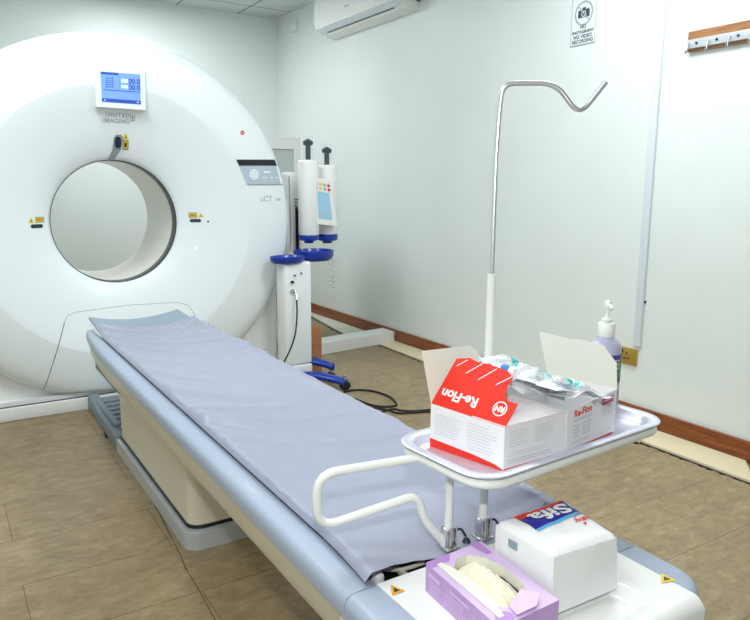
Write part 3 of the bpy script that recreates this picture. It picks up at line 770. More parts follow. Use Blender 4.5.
# ---------------------------------------------------------------- bottle
bc = V((1.277, 1.036, 0)); r0 = .036
bot = empty('sanitizer_bottle', (bc.x, bc.y, ZF), 'lavender hand sanitizer bottle with a white pump, at the back of the tray', 'bottle')
g = MB(); g.lathe([(.0001,0),(r0-.004,0),(r0,.004),(r0,.12),(r0,.152),(r0-.002,.160),(r0-.009,.168),(.020,.174),(.0165,.177),(.0165,.182),(.0001,.182)], (bc.x, bc.y, ZF), n=40); obj('body', g, M['bottle'], bot)
g = MB(); g.lathe([(r0+.0005,.075),(r0+.0005,.140)], (bc.x, bc.y, ZF), n=40); lb_ = obj('label_band', g, M['bottlelabel'], bot)
# arrange purple band to facing quarter, green part
g = MB(); rows = []
for k in range(9):
    a = math.radians(-128 + k*8); rows.append([V((bc.x+(r0+.0012)*math.cos(a), bc.y+(r0+.0012)*math.sin(a), ZF+z)) for z in (.085,.125)])
g.grid(rows, True); obj('label_print', g, M['greenl'], lb_)
g = MB(); f_b = lambda a, b: V((bc.x+(r0+.0014)*math.cos(math.radians(-120)+a/r0), bc.y+(r0+.0014)*math.sin(math.radians(-120)+a/r0), ZF+.130+b))
for i in range(3): rect_fn(g, f_b, -.02, -.004-i*.009, .026, -.001-i*.009, 6, 1)
obj('label_print', g, M['lilacpale'], lb_)
g = MB(); g.lathe([(.018,.177),(.019,.179),(.019,.206),(.0165,.209),(.008,.210),(.0125,.214),(.0125,.217),(.006,.220),(.0042,.226),(.0042,.236),(.008,.240),(.008,.256),(.006,.259),(.0001,.259)], (bc.x, bc.y, ZF), n=28)
g.tube([V((bc.x, bc.y, ZF+.249)), V((bc.x-.008, bc.y-.014, ZF+.249)), V((bc.x-.010, bc.y-.020, ZF+.243))], .0042, 10); obj('pump', g, M['white'], bot)

# ---------------------------------------------------------------- glove box
GZ = ZT + .003; gh = .052
ga = [onZ(x, y, GZ+gh) for x, y in ((426,563),(500,628),(559,600),(481,541))]  # left-back.. order: back-left, front-left, front-right, back-right
gb = [p - V((0,0,gh)) for p in ga]
glv = empty('glove_box', tuple((gb[0]+gb[2])/2), 'open lilac box of disposable gloves at the table end', 'box')
g = MB(); g.add(gb + ga, [(3,2,1,0), (0,1,5,4), (1,2,6,5), (2,3,7,6), (3,0,4,7)]); obj('carton', g, M['lilac'], glv)
# top with opening: ring between outer quad and inner opening
gt = lambda u, v, d=0: ga[0].lerp(ga[1], u).lerp(ga[3].lerp(ga[2], u), v) + V((0,0,d))   # u: back-left -> front-left (long), v across
hole = [(.10,.42),(.22,.22),(.40,.14),(.62,.16),(.80,.26),(.93,.42),(.95,.58),(.84,.74),(.66,.85),(.42,.86),(.22,.78),(.10,.60)]
outer = [(0,.42),(0,0),(.35,0),(.66,0),(1,0),(1,.42),(1,.6),(1,1),(.66,1),(.40,1),(0,1),(0,.60)]
g = MB(); k = len(hole); g.add([gt(*p) for p in outer] + [gt(*p) for p in hole], [(i, (i+1)%k, k+(i+1)%k, k+i) for i in range(k)])
obj('top_panel', g, M['lilacpale'], glv, 'pale top panel torn open')
g = MB(); P = [[gt(*p), gt(*p, -.02)] for p in hole+[hole[0]]]; g.grid(P, False); obj('opening_edge', g, M['cartonin'], glv)
# torn flap along the left long side
g = MB(); P = []
for i in range(11):
    u = .08+.84*i/10; w_ = math.sin(PI*i/10)
    P.append([gt(u, .10+.10*w_*0, .001), gt(u, .15+.03*w_, .005*w_+.001), gt(u, .18+.05*w_, .008*w_+.001)])
g.grid(P, True, (0,0,.001)); obj('torn_flap', g, M['cartonin'], glv)
g = MB(); g.prism([gt(.86,.34,.002), gt(.98,.30,.004), gt(.99,.62,.006), gt(.90,.80,.010), gt(.80,.62,.012)], (0,0,.001)); obj('torn_flap', g, M['lilacpale'], glv)
# glove lump
P = []
for i in range(31):
    row = []
    for j in range(21):
        u, v = i/30, j/20; e = (math.sin(PI*u)*math.sin(PI*v))**.5
        z = -.024 + .032*e + .007*noise.noise(V((u*4, v*3, 1)))*e*2 + .006*(1-abs(noise.noise(V((u*7, v*6, 4)))*3))*e
        row.append(gt(.12+.74*u, .2+.58*v, z))
    P.append(row)
gl = obj('glove', MB().grid(P, True), M['glove'], None); tag(gl, 'crumpled cream latex gloves bulging out of the lilac box', 'gloves')
# side print on the long left face and front
GL = face_fn([gb[0], gb[1], ga[1], ga[0]], .0008); GF = face_fn([gb[1], gb[2], ga[2], ga[1]], .0008)
g = MB(); lines(g, GL, .06, .28, .12, .5, 5, .05, .3, 11); lines(g, GL, .36, .6, .1, .6, 6, .05, .3, 12); lines(g, GL, .68, .9, .2, .6, 5, .05, .3, 13); rect_fn(g, GL, .05, .62, .22, .78); rect_fn(g, GL, .36, .7, .62, .8)
put_text(g, 'gloves', .014, lambda a, b: GF(.55 + a/.12, .6 + b/.052)); disc_fn(g, lambda a, b: GF(.18 + a/.12, .6+b/.052), 0, 0, .007)
obj('box_print', g, M['lilacpale'], glv)
g = MB(); disc_fn(g, lambda a, b: gt(.93 + a/.2, .17 + b/.11, .0008), 0, 0, .014, su=1); g.add([gt(.0,.0,.0008), gt(.09,0,.0008), gt(.09,.3,.0008), gt(.0,.42,.0008)], [(0,1,2,3)])
g.add([gt(0,.8,.0008), gt(.2,.86,.0008), gt(.2,.95,.0008), gt(0,.95,.0008)], [(0,1,2,3)])
obj('box_print', g, M['lilacdeep'], glv)

# ---------------------------------------------------------------- napkin pack
nb = [onZ(553, 617.5, ZT+.003), onZ(618.5, 588, ZT+.003)]
nh = .105
nq = [nb[0], nb[1], nb[1] + (nb[1]-nb[0]).cross(V((0,0,-1))).normalized()*-.0, None]
dxn = (nb[1]-nb[0]); 
tl_ = [onZ(554,553,ZT+.003+nh), onZ(617,534,ZT+.003+nh), onZ(563,498,ZT+.003+nh), onZ(496,521,ZT+.003+nh)]
bl_ = [p - V((0,0,nh)) for p in tl_]; bl_[0] = bl_[0].lerp(nb[0], .7); bl_[1] = bl_[1].lerp(nb[1], .7)
nap = empty('napkin_pack', tuple(sum(bl_, V())/4), 'plastic-wrapped pack of white paper napkins with a blue and red print', 'napkins')
def nfun(u, v, w, puff=.0):
    b = bl_[0].lerp(bl_[1], u).lerp(bl_[3].lerp(bl_[2], u), v); t = tl_[0].lerp(tl_[1], u).lerp(tl_[3].lerp(tl_[2], u), v); return b.lerp(t, w)
def ntop(u, v, d=0):
    e = min(u, 1-u, v, 1-v); k = min(1, e/.16); k = k*(2-k)
    z = -.007*(1-k)**2 + .004*k + .0025*noise.noise(V((u*4, v*4, 7)))*k + .0012*noise.noise(V((u*11, v*3, 1)))
    return nfun(u, v, 1) + V((0, 0, z + d))
P = []; N_ = 24
g = MB(); g.grid([[ntop(i/N_, j/N_) for j in range(N_+1)] for i in range(N_+1)], True)
def nside(a, b, swap, mb):
    rows = []
    for i in range(25):
        t = i/24; u, v = (t, a) if swap == 0 else (a, t); row = []
        for w in range(11):
            k = w/10; p = nfun(u, v, k); 
            if w == 10: p = ntop(u, v)
            else:
                c = nfun(.5,.5,k); d = p-c; d.z = 0; bulge = .002*math.sin(PI*k)*math.sin(PI*t) + .0012*noise.noise(V((t*9, k*5, a+swap*3)))
                p = p + d.normalized()*bulge; p.z = p.z if w else p.z
            row.append(p)
        rows.append(row)
    mb.grid(rows, True)
for a, s_ in ((0,0),(1,0),(0,1),(1,1)): nside(a, 0, s_, g)
g.add([nfun(0,0,0), nfun(1,0,0), nfun(1,1,0), nfun(0,1,0)], [(0,3,2,1)])
nw = obj('wrapper', g, M['paperw'], nap, sharp=75)
def nuv(pts):  # pixel -> uv of the top plane
    out = []
    for x, y in pts:
        p = onZ(x, y, ZT+.003+nh+.006)
        u, v = .5, .5
        for _ in range(30):
            e = p - nfun(u, v, 1); du = nfun(u+.01, v, 1)-nfun(u, v, 1); dv = nfun(u, v+.01, 1)-nfun(u, v, 1)
            det = du.x*dv.y - du.y*dv.x; u += .01*(e.x*dv.y-e.y*dv.x)/det; v += .01*(du.x*e.y-du.y*e.x)/det
        out.append((u, v))
    return out
def nquad(px, m, name, d, parent, n=10):
    q = nuv(px); P = []
    for i in range(n+1):
        P.append([(lambda a: ntop(a[0], a[1], d))((( (q[0][0]*(1-i/n)+q[1][0]*i/n)*(1-j/n) + (q[3][0]*(1-i/n)+q[2][0]*i/n)*j/n), ((q[0][1]*(1-i/n)+q[1][1]*i/n)*(1-j/n) + (q[3][1]*(1-i/n)+q[2][1]*i/n)*j/n))) for j in range(n+1)])
    return obj(name, MB().grid(P, True), m, parent)
nquad([(536,529.5),(517,517),(566,497),(582,509.5)], M['printnavy'], 'navy_panel', .0008, nw)
nquad([(520,519),(511.5,514.8),(561,494.5),(568,498.5)], M['red'], 'red_band', .0012, nw)
nquad([(538,531),(536,529),(581,509),(585,511)], M['printcyan'], 'cyan_edge', .0012, nw)
nquad([(508,516),(503.5,513.5),(507.5,511.8),(512.5,514)], M['printcyan'], 'cyan_patch', .0008, nw)
# lettering: upside-down to the camera ("Sifa" read from the other side)
def nap_text(txt, size, cpx, upx, vpx, mb, d=.002, **k):
    """cpx centre pixel; upx / vpx: pixel displaced along the reading direction / up direction for unit = 1 size"""
    c, a, b = nuv([cpx, (cpx[0]+upx[0], cpx[1]+upx[1]), (cpx[0]+vpx[0], cpx[1]+vpx[1])])
    du = (a[0]-c[0], a[1]-c[1]); dv = (b[0]-c[0], b[1]-c[1])
    put_text(mb, txt, size, lambda x, y: ntop(c[0]+du[0]*x+dv[0]*y, c[1]+du[1]*x+dv[1]*y, d), **k)
g = MB(); nap_text('Sifa', 1, (550,512), (-27.5,9.3), (17,11.5), g, bold=.03); obj('brand_lettering', g, M['printwhite'], nw)
g = MB(); nap_text('napkins', 1, (538,507.5), (-6,2.6), (3.4,2.4), g, .0028, bold=.0); obj('brand_lettering', g, M['printwhite'], nw)
g = MB(); nap_text('NEW', 1, (582.5,517.5), (-6.5,2.4), (3.5,5), g, .0015, bold=.03)
c, a, b = nuv([(582.5,517),(589.5,514.5),(585,522.5)]); du = (a[0]-c[0], a[1]-c[1]); dv = (b[0]-c[0], b[1]-c[1])
fr = lambda x, y: ntop(c[0]+du[0]*x+dv[0]*y, c[1]+du[1]*x+dv[1]*y, .0015)
n_ = 20; g.add([fr(r*math.cos(PI+PI*.9*k/n_), r*math.sin(PI+PI*.9*k/n_)) for k in range(n_+1) for r in (1.0, 1.1)], [(2*k, 2*k+1, 2*k+3, 2*k+2) for k in range(n_)])
g.add([fr(-.25,.9), fr(.25,.9), fr(0,1.5)], [(0,1,2)])
obj('red_print', g, M['red'], nw)
# blue tape on left side
NL = lambda u, v: nfun(0, 1-u, v) + (nfun(0,.5,.5)-nfun(.5,.5,.5)).normalized()*.0032
g = MB(); rect_fn(g, NL, .26, .70, .42, .84, 2, 2); obj('blue_tape', g, M['cradle'], nw, 'blue-grey tape tab on the side')

# ---------------------------------------------------------------- injector
YI = 3.86
def iy(px, py, y=YI): return onY(px, py, y)
inj = empty('contrast_injector', (1.98, 4.2, 0), 'white twin-barrel contrast injector on a wheeled column with blue trays', 'injector')
cl0, cr0 = iy(283.5,264).x, iy(311,264).x; cz = iy(300,262).z
g = MB(); g.box((cl0, 3.86, .13), (cr0, 3.975, cz), .012); 
colm = obj('column', g, M['white'], inj)
g = MB(); g.box((cl0+.006, 3.852, .14), (cr0-.006, 3.862, cz-.012), .003); obj('front_panel', g, M['cover'], colm)
for (px, py, r) in ((292,282,.009),(294.5,275.5,.005),(301,273,.004)):
    p = iy(px, py, 3.85); g = MB(); g.lathe([(.0001,-.012),(r,-.012),(r,.002)], p, axis='y', n=16); obj('knob', g, M['black'], colm)
p = iy(292, 291, 3.85); g = MB(); g.lathe([(.0001,-.01),(.014,-.01),(.014,.002)], p, axis='y', n=16); g.tube(spline([iy(295,290,3.845), iy(297,296,3.82), iy(296.5,300,3.81)], 6), .007, 10); obj('plug', g, M['chrome'], colm)
g = MB(); g.tube(spline([iy(296.5,299,3.82), iy(297,315,3.82), iy(295,335,3.81), iy(290,350,3.81), iy(284,362,3.79)], 8), .005, 10); obj('cable', g, M['rubber'], colm)
g = MB()
for dx, dy in ((0,0),(4,0),(2,3),(-2,3),(6,3),(0,6),(4,6)): p = onY(274.5+dx*.6, 346.5+dy*.6, 3.85); g.lathe([(.0001,0),(.004,0),(.004,.004)], p, axis='y', n=10)
# base & feet
g = MB(); g.box((cl0, 3.85, .05), (cr0, 4.0, .13), .01); g.box((1.9, 3.95, .05), (2.0, 4.33, .09), .01); bs = obj('base', g, M['white'], inj)
def foot(p0, p1, z):
    g = MB(); p0 = V((p0[0], p0[1], z+.015)); p1 = V((p1[0], p1[1], z)); d = (p1-p0).normalized(); n_ = V((-d.y, d.x, 0))
    path = [p0, p0.lerp(p1, .5)+V((0,0,.01)), p1]; rows = []
    for i in range(13):
        t = i/12; c = p0.lerp(p1, t) + V((0,0,.03*math.sin(PI*t*.5)*(1-t)*2)); w_ = .045 - .01*t
        if i == 12: w_ = .02
        rows.append([c+n_*w_*math.cos(a)+V((0,0,1))*.024*math.sin(a) for a in [2*PI*k/12 for k in range(13)]])
    g.grid(rows, True); lg = obj('foot', g, M['blue'], inj, 'blue plastic foot with a caster')
    g = MB(); c = V((p1.x, p1.y, .033)) - d*.02
    T = Matrix.Translation(c); rows = []
    for s_ in (-.018, .018):
        sub = MB(); vs = []
        for pr_, h in ((.0001,-.009),(.030,-.009),(.033,0),(.030,.009),(.0001,.009)):
            pass
        n2 = V((d.y, -d.x, 0))
        rr = [(.001,-.008),(.030,-.008),(.033,0),(.030,.008),(.001,.008)]
        g.grid([[c + n2*(s_+h) + (d*math.cos(a)+V((0,0,1))*math.sin(a))*r for a in [2*PI*k/20 for k in range(21)]] for r, h in rr], True)
    obj('caster', g, M['rubber'], lg)
    g = MB(); g.tube([c+V((0,0,.0)), c+V((0,0,.06))], .012, 10); g.grid([[c + V((0,0,0)) + (d*math.cos(a)+V((0,0,1))*math.sin(a))*.036 + n2*h for a in [PI*k/10 for k in range(11)]] for h in (-.006,.006)], True); obj('caster_fork', g, M['chrome'], lg)
foot((1.92, 3.95), (2.085, 3.80), .10)
foot((1.84, 3.86), (2.075, 3.60), .045)
# blue trays (kidney)
def bowl(px, y0, ry, name):
    """px = (x_left, x_right, y_top, y_bottom) ellipse-like dish at depth y0"""
    a = iy(px[0], px[3], y0); b = iy(px[1], px[3], y0); c = (a+b)/2; rx = (b.x-a.x)/2; zt_ = iy((px[0]+px[1])/2, px[2], y0-ry*0).z; zb = iy((px[0]+px[1])/2, px[3], y0).z
    h = max(.02, zt_-zb); g = MB(); rows = []
    for r, z in ((.35,0),(.8,0),(.95,.3),(1.0,.8),(1.0,1.0),(.93,1.0),(.88,.75),(.7,.25),(.001,.25)):
        rows.append([V((c.x+rx*r*math.cos(t), y0+ry*r*math.sin(t), zb+h*z)) for t in [2*PI*k/32 for k in range(33)]])
    g.grid(rows, True); return obj(name, g, M['blue'], inj, 'blue plastic tray')
bowl((270.5, 304, 256, 263), 3.90, .08, 'accessory_tray')
bowl((295, 331.5, 250, 260), 4.0, .13, 'accessory_tray')
# lift pole
pl_ = iy(284.5,210,4.24).x; pr2 = iy(299.5,210,4.24).x
g = MB(); g.box((pl_, 4.21, .1), (pr2, 4.30, iy(290,172,4.24).z), .02); po = obj('lift_pole', g, M['white'], inj)
g = MB(); q0 = iy(295.5,207,4.205); q1 = iy(299,255,4.205); g.box((q0.x, 4.202, q1.z), (q1.x, 4.212, q0.z)); obj('slot', g, M['black'], po)
g = MB(); 
for k in range(3): a = iy(294.5,200+k*3,4.205); g.box((a.x, 4.202, a.z), (a.x+.028, 4.212, a.z+.008))
obj('slot_mark', g, M['softseam'], po)
# arm
g = MB(); g.box((pr2-.03, 4.16, iy(300,215).z), (iy(330,215).x, 4.24, iy(300,200).z), .015); obj('arm', g, M['white'], inj)
# heads
def head(pxc, w_px, ytop, ybot, ycap, ypl0, y):
    c = iy(pxc, (ytop+ybot)/2, y); r = (iy(pxc+w_px/2, 200, y).x - iy(pxc-w_px/2, 200, y).x)/2*.93
    zt_, zb, zc, zp = iy(pxc, ytop, y).z, iy(pxc, ybot, y).z, iy(pxc, ycap, y).z, iy(pxc, ypl0, y).z
    cx_ = c.x
    g = MB(); g.lathe([(.0001, zb),(r-.004, zb),(r, zb+.01),(r, zt_-.02),(r-.006, zt_-.005),(r-.016, zt_),(.0001, zt_)], (cx_, y, 0), n=32); b = obj('barrel', g, M['white'], inj)
    g = MB(); g.lathe([(.0001, zc),(r*.45, zc),(r*.5, zc+.012),(r*.62, zc+.014),(r*.95, zc+.022),(r*1.02, zc+.035),(r*1.0, zb+.002),(.0001, zb+.002)], (cx_, y, 0), n=32); obj('end_cap', g, M['blue'], b, 'blue end cap')
    pr = .017
    g = MB(); g.lathe([(pr, zt_-.002),(pr, zp-.045),(pr+.014, zp-.040),(pr+.017, zp-.020),(pr, zp-.008),(.0001, zp)], (cx_, y, 0), n=20); obj('plunger', g, M['navy'], b, 'dark plunger rod')
    g = MB(); g.lathe([(r*.5, zt_), (r*.5, zp+.02)], (cx_, y, 0), n=24); obj('syringe', g, M['syringe'], b)
head(308.5, 20, 160, 235, 243, 138.5, 4.12)
head(327, 20, 165, 234, 243, 146.5, 4.18)
g = MB(); s4 = [iy(x, y, 4.06) for x, y in ((312.5,177),(331,181),(337,226),(313.5,223.5))]
g.prism(s4, (0, .07, 0)); ch = obj('control_head', g, M['white'], inj)
sq = lambda u, v: s4[3].lerp(s4[2], u).lerp(s4[0].lerp(s4[1], u), v) - V((0,.0015,0))
g = MB(); rect_fn(g, sq, .22, .12, .82, .72); obj('screen', g, M['lcd'], ch)
g = MB(); rect_fn(g, lambda a, b: sq(a, b)-V((0,.001,0)), .3, .2, .75, .26); rect_fn(g, lambda a, b: sq(a, b)-V((0,.001,0)), .3, .48, .33, .66); rect_fn(g, lambda a,b: sq(a,b)-V((0,.001,0)), .55, .4, .6, .52); obj('screen_graphics', g, M['panelgrey'], ch)
for (u0, m_) in ((.10,'logogrey'),(.32,'yellow'),(.55,'logogrey'),(.76,'red')):
    g = MB(); rect_fn(g, sq, u0, .76, u0+.13, .82); rect_fn(g, sq, u0, .85, u0+.13, .91); obj('button', g, M[m_], ch)
g = MB(); o2 = iy(311.8, 207, 4.05); put_text(g, 'injector', .018, lambda a, b: V((o2.x-.02 - b, 3.668, o2.z + a))) if False else None
# spiral tube
g = MB(); pts_ = []
p0, p1 = iy(331, 250, 4.18), iy(333, 298, 4.18)
for k in range(150): t = k/149; a = 2*PI*9*t; c = p0.lerp(p1, t); pts_.append(c + V((.016*math.cos(a), .016*math.sin(a), 0)))
g.tube(pts_, .0028, 6); obj('spiral_tube', g, M['clear'], inj, 'clear coiled tubing')
g = MB(); g.tube(spline([iy(303,243,4.12), iy(302,255,4.08), iy(303,266,4.08), iy(307,272,4.08), iy(310,262,4.12), iy(318,248,4.11)], 6), .003, 6); obj('tubing', g, M['clear'], inj)
g = MB(); g.tube(spline([iy(289,176,4.2), iy(290,200,4.2), iy(291,235,4.2), iy(290,252,4.18)], 6), .003, 6); obj('side_cable', g, M['greycap'], inj)

# cabinet behind
c0 = onY(300.5, 137.5, 4.98)
cab = empty('glazed_cabinet', (c0.x-.25, 5.15, 0), 'white glass-fronted cabinet half hidden behind the scanner and injector', 'cabinet')
cx0, cx1, zt1 = c0.x-.42, c0.x, c0.z
g = MB(); g.box((cx0, 5.02, 0), (cx1, 5.40, .06)); g.box((cx0, 5.02, zt1-.03), (cx1, 5.40, zt1)); g.box((cx0, 5.02, .06), (cx0+.02, 5.40, zt1-.03)); g.box((cx1-.02, 5.02, .06), (cx1, 5.40, zt1-.03)); g.box((cx0, 5.38, .06), (cx1, 5.40, zt1-.03)); g.box((cx0+.02, 5.04, .8), (cx1-.02, 5.38, .82))
g.box((cx0+.02, 5.04, 1.2), (cx1-.02, 5.38, 1.22)); obj('body', g, M['white'], cab)
g = MB(); w_ = .045
g.box((cx0, 4.985, .06), (cx0+w_, 5.02, zt1)); g.box((cx1-.055, 4.985, .06), (cx1, 5.02, zt1)); g.box((cx0+w_, 4.985, zt1-.09), (cx1-.055, 5.02, zt1)); g.box((cx0+w_, 4.985, .06), (cx1-.055, 5.02, .15)); g.box((cx0+w_, 4.985, 1.22), (cx1-.055, 5.02, 1.30))
dr = obj('door', g, M['white'], cab)
g = MB(); g.box((cx0+w_, 5.0, .15), (cx1-.055, 5.006, zt1-.09)); obj('pane', g, M['glass'], dr)

# ---------------------------------------------------------------- floor things
# cardboard box: behind the injector
k0 = onZ(311, 366, 0); k1 = onZ(322, 368, 0)
g = MB(); yb_ = 4.03; xa = onY(309, 345, yb_).x; xb = onY(321.8, 345, yb_).x; zt_ = onY(316, 328, yb_).z
g.box((xa, yb_, 0), (xb, yb_+.14, zt_), .003)
cb = empty('cardboard_box', ((xa+xb)/2, yb_+.07, 0), 'small brown cardboard box on the floor behind the injector column', 'box')
obj('carton', g, M['card'], cb)
g = MB(); g.box((xa+.01, yb_-.0012, zt_*.62), (xb-.01, yb_, zt_*.66)); obj('tape', g, M['wood'], cb)
# white trunking beam
e0, e1 = onZ(300, 358.5, 0), onZ(398.5, 341, 0)
d = (e1-e0).normalized(); nn = V((-d.y, d.x, 0)); 
hb_ = .085; wb = .17
e1 = e0 + d*(e1-e0).length
g = MB(); g.prism([e0, e1, e1+nn*wb, e0+nn*wb], (0,0,hb_)); bmo = obj('trunking_beam', g, M['plinth']); 
tag(bmo, 'boxed white trunking beam lying on the floor at right angles to the right wall', 'beam')
# planks along the wall
def plank(px, m, z0, label, th=.012):
    w = [onZ(x, y, z0+th) for x, y in px]; w = [V((min(p.x, W-.024), p.y, z0)) for p in w]
    root = empty('floor_plank', tuple(sum(w, V())/len(w)), label, 'plank', 'planks lying along the right wall')
    g = MB(); g.prism(w, (0,0,th)); obj('board', g, m, root)
    return root, w
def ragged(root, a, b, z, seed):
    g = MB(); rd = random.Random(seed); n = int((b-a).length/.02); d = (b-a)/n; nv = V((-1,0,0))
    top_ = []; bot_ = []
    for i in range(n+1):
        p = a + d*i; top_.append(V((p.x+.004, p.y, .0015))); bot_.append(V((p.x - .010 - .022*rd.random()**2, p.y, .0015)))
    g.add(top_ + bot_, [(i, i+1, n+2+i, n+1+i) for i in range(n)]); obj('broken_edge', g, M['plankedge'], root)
r_, w_ = plank([(305,306),(309,303),(372,330.5),(348,336)], M['plankw'], 0, 'off-white plank along the right wall beyond the white trunking beam'); ragged(r_, w_[3], w_[0], 0, 1)
g = MB(); a = onZ(325,313.5,.014); b = onZ(334,316.5,.014); g.box((a.x-.04, b.y, .0125), (a.x+.02, a.y, .022)); obj('dark_clip', g, M['black'], r_)
r_, w_ = plank([(380,344),(398,337.5),(470,360),(640,424),(640,441),(596,427),(425,361)], M['plank'], 0, 'long cream plank along the right wall, starting at the trunking beam'); ragged(r_, w_[4], w_[0], 0, 2)
r_, w_ = plank([(634,437.5),(646,426.5),(668,432.2),(672,431.5),(755,457),(755,482.5)], M['plank'], 0, 'cream plank against the right wall, nearest the camera'); ragged(r_, w_[5], w_[0], 0, 3)
# cables
def cable(pix, r, label, z=.006):
    g = MB(); g.tube(spline([onZ(x, y, z) for x, y in pix], 8), r, 8); o = obj('power_cable', g, M['rubber']); tag(o, label, 'cable', 'black cables on the floor')
cable([(344,392),(355,390),(372,391),(388,396),(396,403),(394,406),(380,406.5),(368,404),(355,399)], .007, 'black cable curling into a loop on the floor right of the injector foot')
cable([(378,413),(392,409),(402,410.5),(415,411),(432,409.5),(445,409)], .006, 'twisted black cable running towards the red-flapped box')
cable([(372,408),(386,409.5),(398,413),(412,412.5),(430,411.5),(445,412.5)], .006, 'lower black cable lying next to the twisted one', .007)
# floor stain / debris by foot
g = MB(); c = onZ(107.5, 434, .003)
g.tube([onZ(x, y, .006) for x, y in ((104,428),(106,426),(109,430),(112,432),(111,436),(106,437),(105,433))], .004, 6, True); g.box((c.x-.01, c.y-.02, 0), (c.x+.008, c.y+.01, .008)); 
o = obj('wire_scrap', g, M['rubber']); tag(o, 'small bent black wire scrap on the floor by the table foot', 'scrap')
def mark(name, label, pts, wd, seed):
    g = MB(); rd = random.Random(seed); P = spline([onZ(x, y, .0012) for x, y in pts], 6); 
    rows = [[p+V((-wd*(.2+rd.random()),0,0)), p+V((wd*(.2+rd.random()),0,0))] for p in P]; g.grid(rows, False)
    o = obj(name, g, M['stain']); tag(o, label, 'crack')
mark('floor_crack', 'dark crack in the floor tiles along the left side of the table foot', [(113,437),(122,455),(140,480),(160,515),(180,555),(186,569)], .003, 5)
mark('floor_crack', 'dark crack running from the tile corner towards the bottom edge', [(186,569),(200,592),(213,616),(222,632)], .002, 6)
mark('floor_crack', 'short dark crack across the tiles near the bottom left', [(168,576),(176,573),(186,569)], .002, 8)

# ---------------------------------------------------------------- wall things
XW = W
# AC
ac = empty('air_conditioner', (XW, 5.0, 2.45), 'white split air conditioner high on the right wall', 'air conditioner')
ya_, yb_ = 4.34, 5.58; dp = .20
sec = [(XW, 2.80), (XW-dp+.02, 2.80), (XW-dp, 2.785), (XW-dp-.008, 2.60), (XW-dp+.01, 2.545), (XW-.10, 2.50), (XW-.03, 2.485), (XW, 2.485)]
sec = [(XW-.001, z) if x == XW else (x, z) for x, z in sec]
g = MB(); g.prism([V((x, ya_, z)) for x, z in sec], (0, yb_-ya_, 0)); obj('body', g, M['white'], ac)
# outlet louver on slanted underside
def acf(t, y, off=.002): # t 0..1 from front-bottom to rear along underside
    a = V((XW-dp+.01, y, 2.545)); b = V((XW-.10, y, 2.50)); n_ = V((-(.045), 0, -.09)).normalized(); return a.lerp(b, t)+n_*off
g = MB(); g.add([acf(.62, ya_+.12), acf(.62, yb_-.10), acf(.72, yb_-.10), acf(.72, ya_+.12)], [(0,1,2,3)]); obj('outlet_slot', g, M['black'], ac, 'dark outlet slot')
g = MB(); g.add([acf(-.02, ya_+.01, .003), acf(-.02, yb_-.01, .003), acf(.58, yb_-.02, .003), acf(.58, ya_+.04, .003)], [(0,1,2,3)]); obj('louver', g, M['conduit'], ac)
g = MB(); g.box((XW-dp-.0082, 4.99, 2.625), (XW-dp-.0072, 5.06, 2.633)); obj('badge', g, M['logogrey'], ac)
g = MB(); g.tube(spline([(XW-.04, ya_-.0, 2.60), (XW-.03, ya_-.07, 2.55), (XW-.02, ya_-.10, 2.58), (XW-.015, ya_-.09, 2.70), (XW-.012, ya_-.03, 2.86)], 6), .007, 8)
g.tube(spline([(XW-.04, ya_-.0, 2.58), (XW-.03, ya_-.04, 2.54), (XW-.02, ya_-.065, 2.60), (XW-.015, ya_-.055, 2.86)], 6), .005, 8); obj('cable', g, M['rubber'], ac)
# sign
def wx(px, py, off=.0): p = onX(px, py, XW); p.x -= off; return p
y_l, y_r = wx(571.5,30).y, wx(596,30).y; zt_, zb = 2.262, 2.012
sg = empty('wall_sign', (XW, (y_l+y_r)/2, zb), 'white no-photography sign with dark border on the right wall', 'sign')
g = MB(); g.box((XW-.004, y_r, zb), (XW-.0005, y_l, zt_)); obj('board', g, M['signw'], sg)
sf = lambda a, b: V((XW-.0048, (y_l+y_r)/2 - a, zb + b)); hw = (y_l-y_r)/2; hh = zt_-zb
g = MB(); t = .004
rect_fn(g, sf, -hw, 0, hw, t); rect_fn(g, sf, -hw, hh-t, hw, hh); rect_fn(g, sf, -hw, 0, -hw+t, hh); rect_fn(g, sf, hw-t, 0, hw, hh)
cyc = hh-.088; ring_fn(g, sf, 0, cyc, .054, .064, 40)
c45 = .7071; sf2 = lambda a, b: V((XW-.0056, 0, 0)) + V((0, sf(a*c45+b*c45, cyc - a*c45 + b*c45).y, sf(a*c45+b*c45, cyc - a*c45 + b*c45).z))
obj('border_print', g, M['logogrey'], sg)
g = MB(); put_text(g, 'NO', .027, sf, 0, .092, bold=.0008); put_text(g, 'PHOTOGRAPHY', .0215, sf, 0, .066, bold=.0008, space=.95); put_text(g, 'NO VIDEO', .027, sf, 0, .042, bold=.0008); put_text(g, 'RECORDING', .0255, sf, 0, .018, bold=.0008)
rect_fn(g, sf, -.040, cyc-.022, .040, cyc+.018); rect_fn(g, sf, -.012, cyc+.018, .014, cyc+.030); rect_fn(g, sf, .022, cyc+.018, .032, cyc+.023)
obj('sign_print', g, M['signb'], sg)
g = MB(); ring_fn(g, lambda a, b: sf(a, b)-V((.0006,0,0)), .0, cyc-.003, .012, .016, 24); obj('lens_print', g, M['signw'], sg)
g = MB(); rect_fn(g, lambda a, b: sf2(a, b)-V((XW,0,0))+V((XW,0,0)), -.056, -.004, .056, .004); obj('slash_print', g, M['logogrey'], sg)
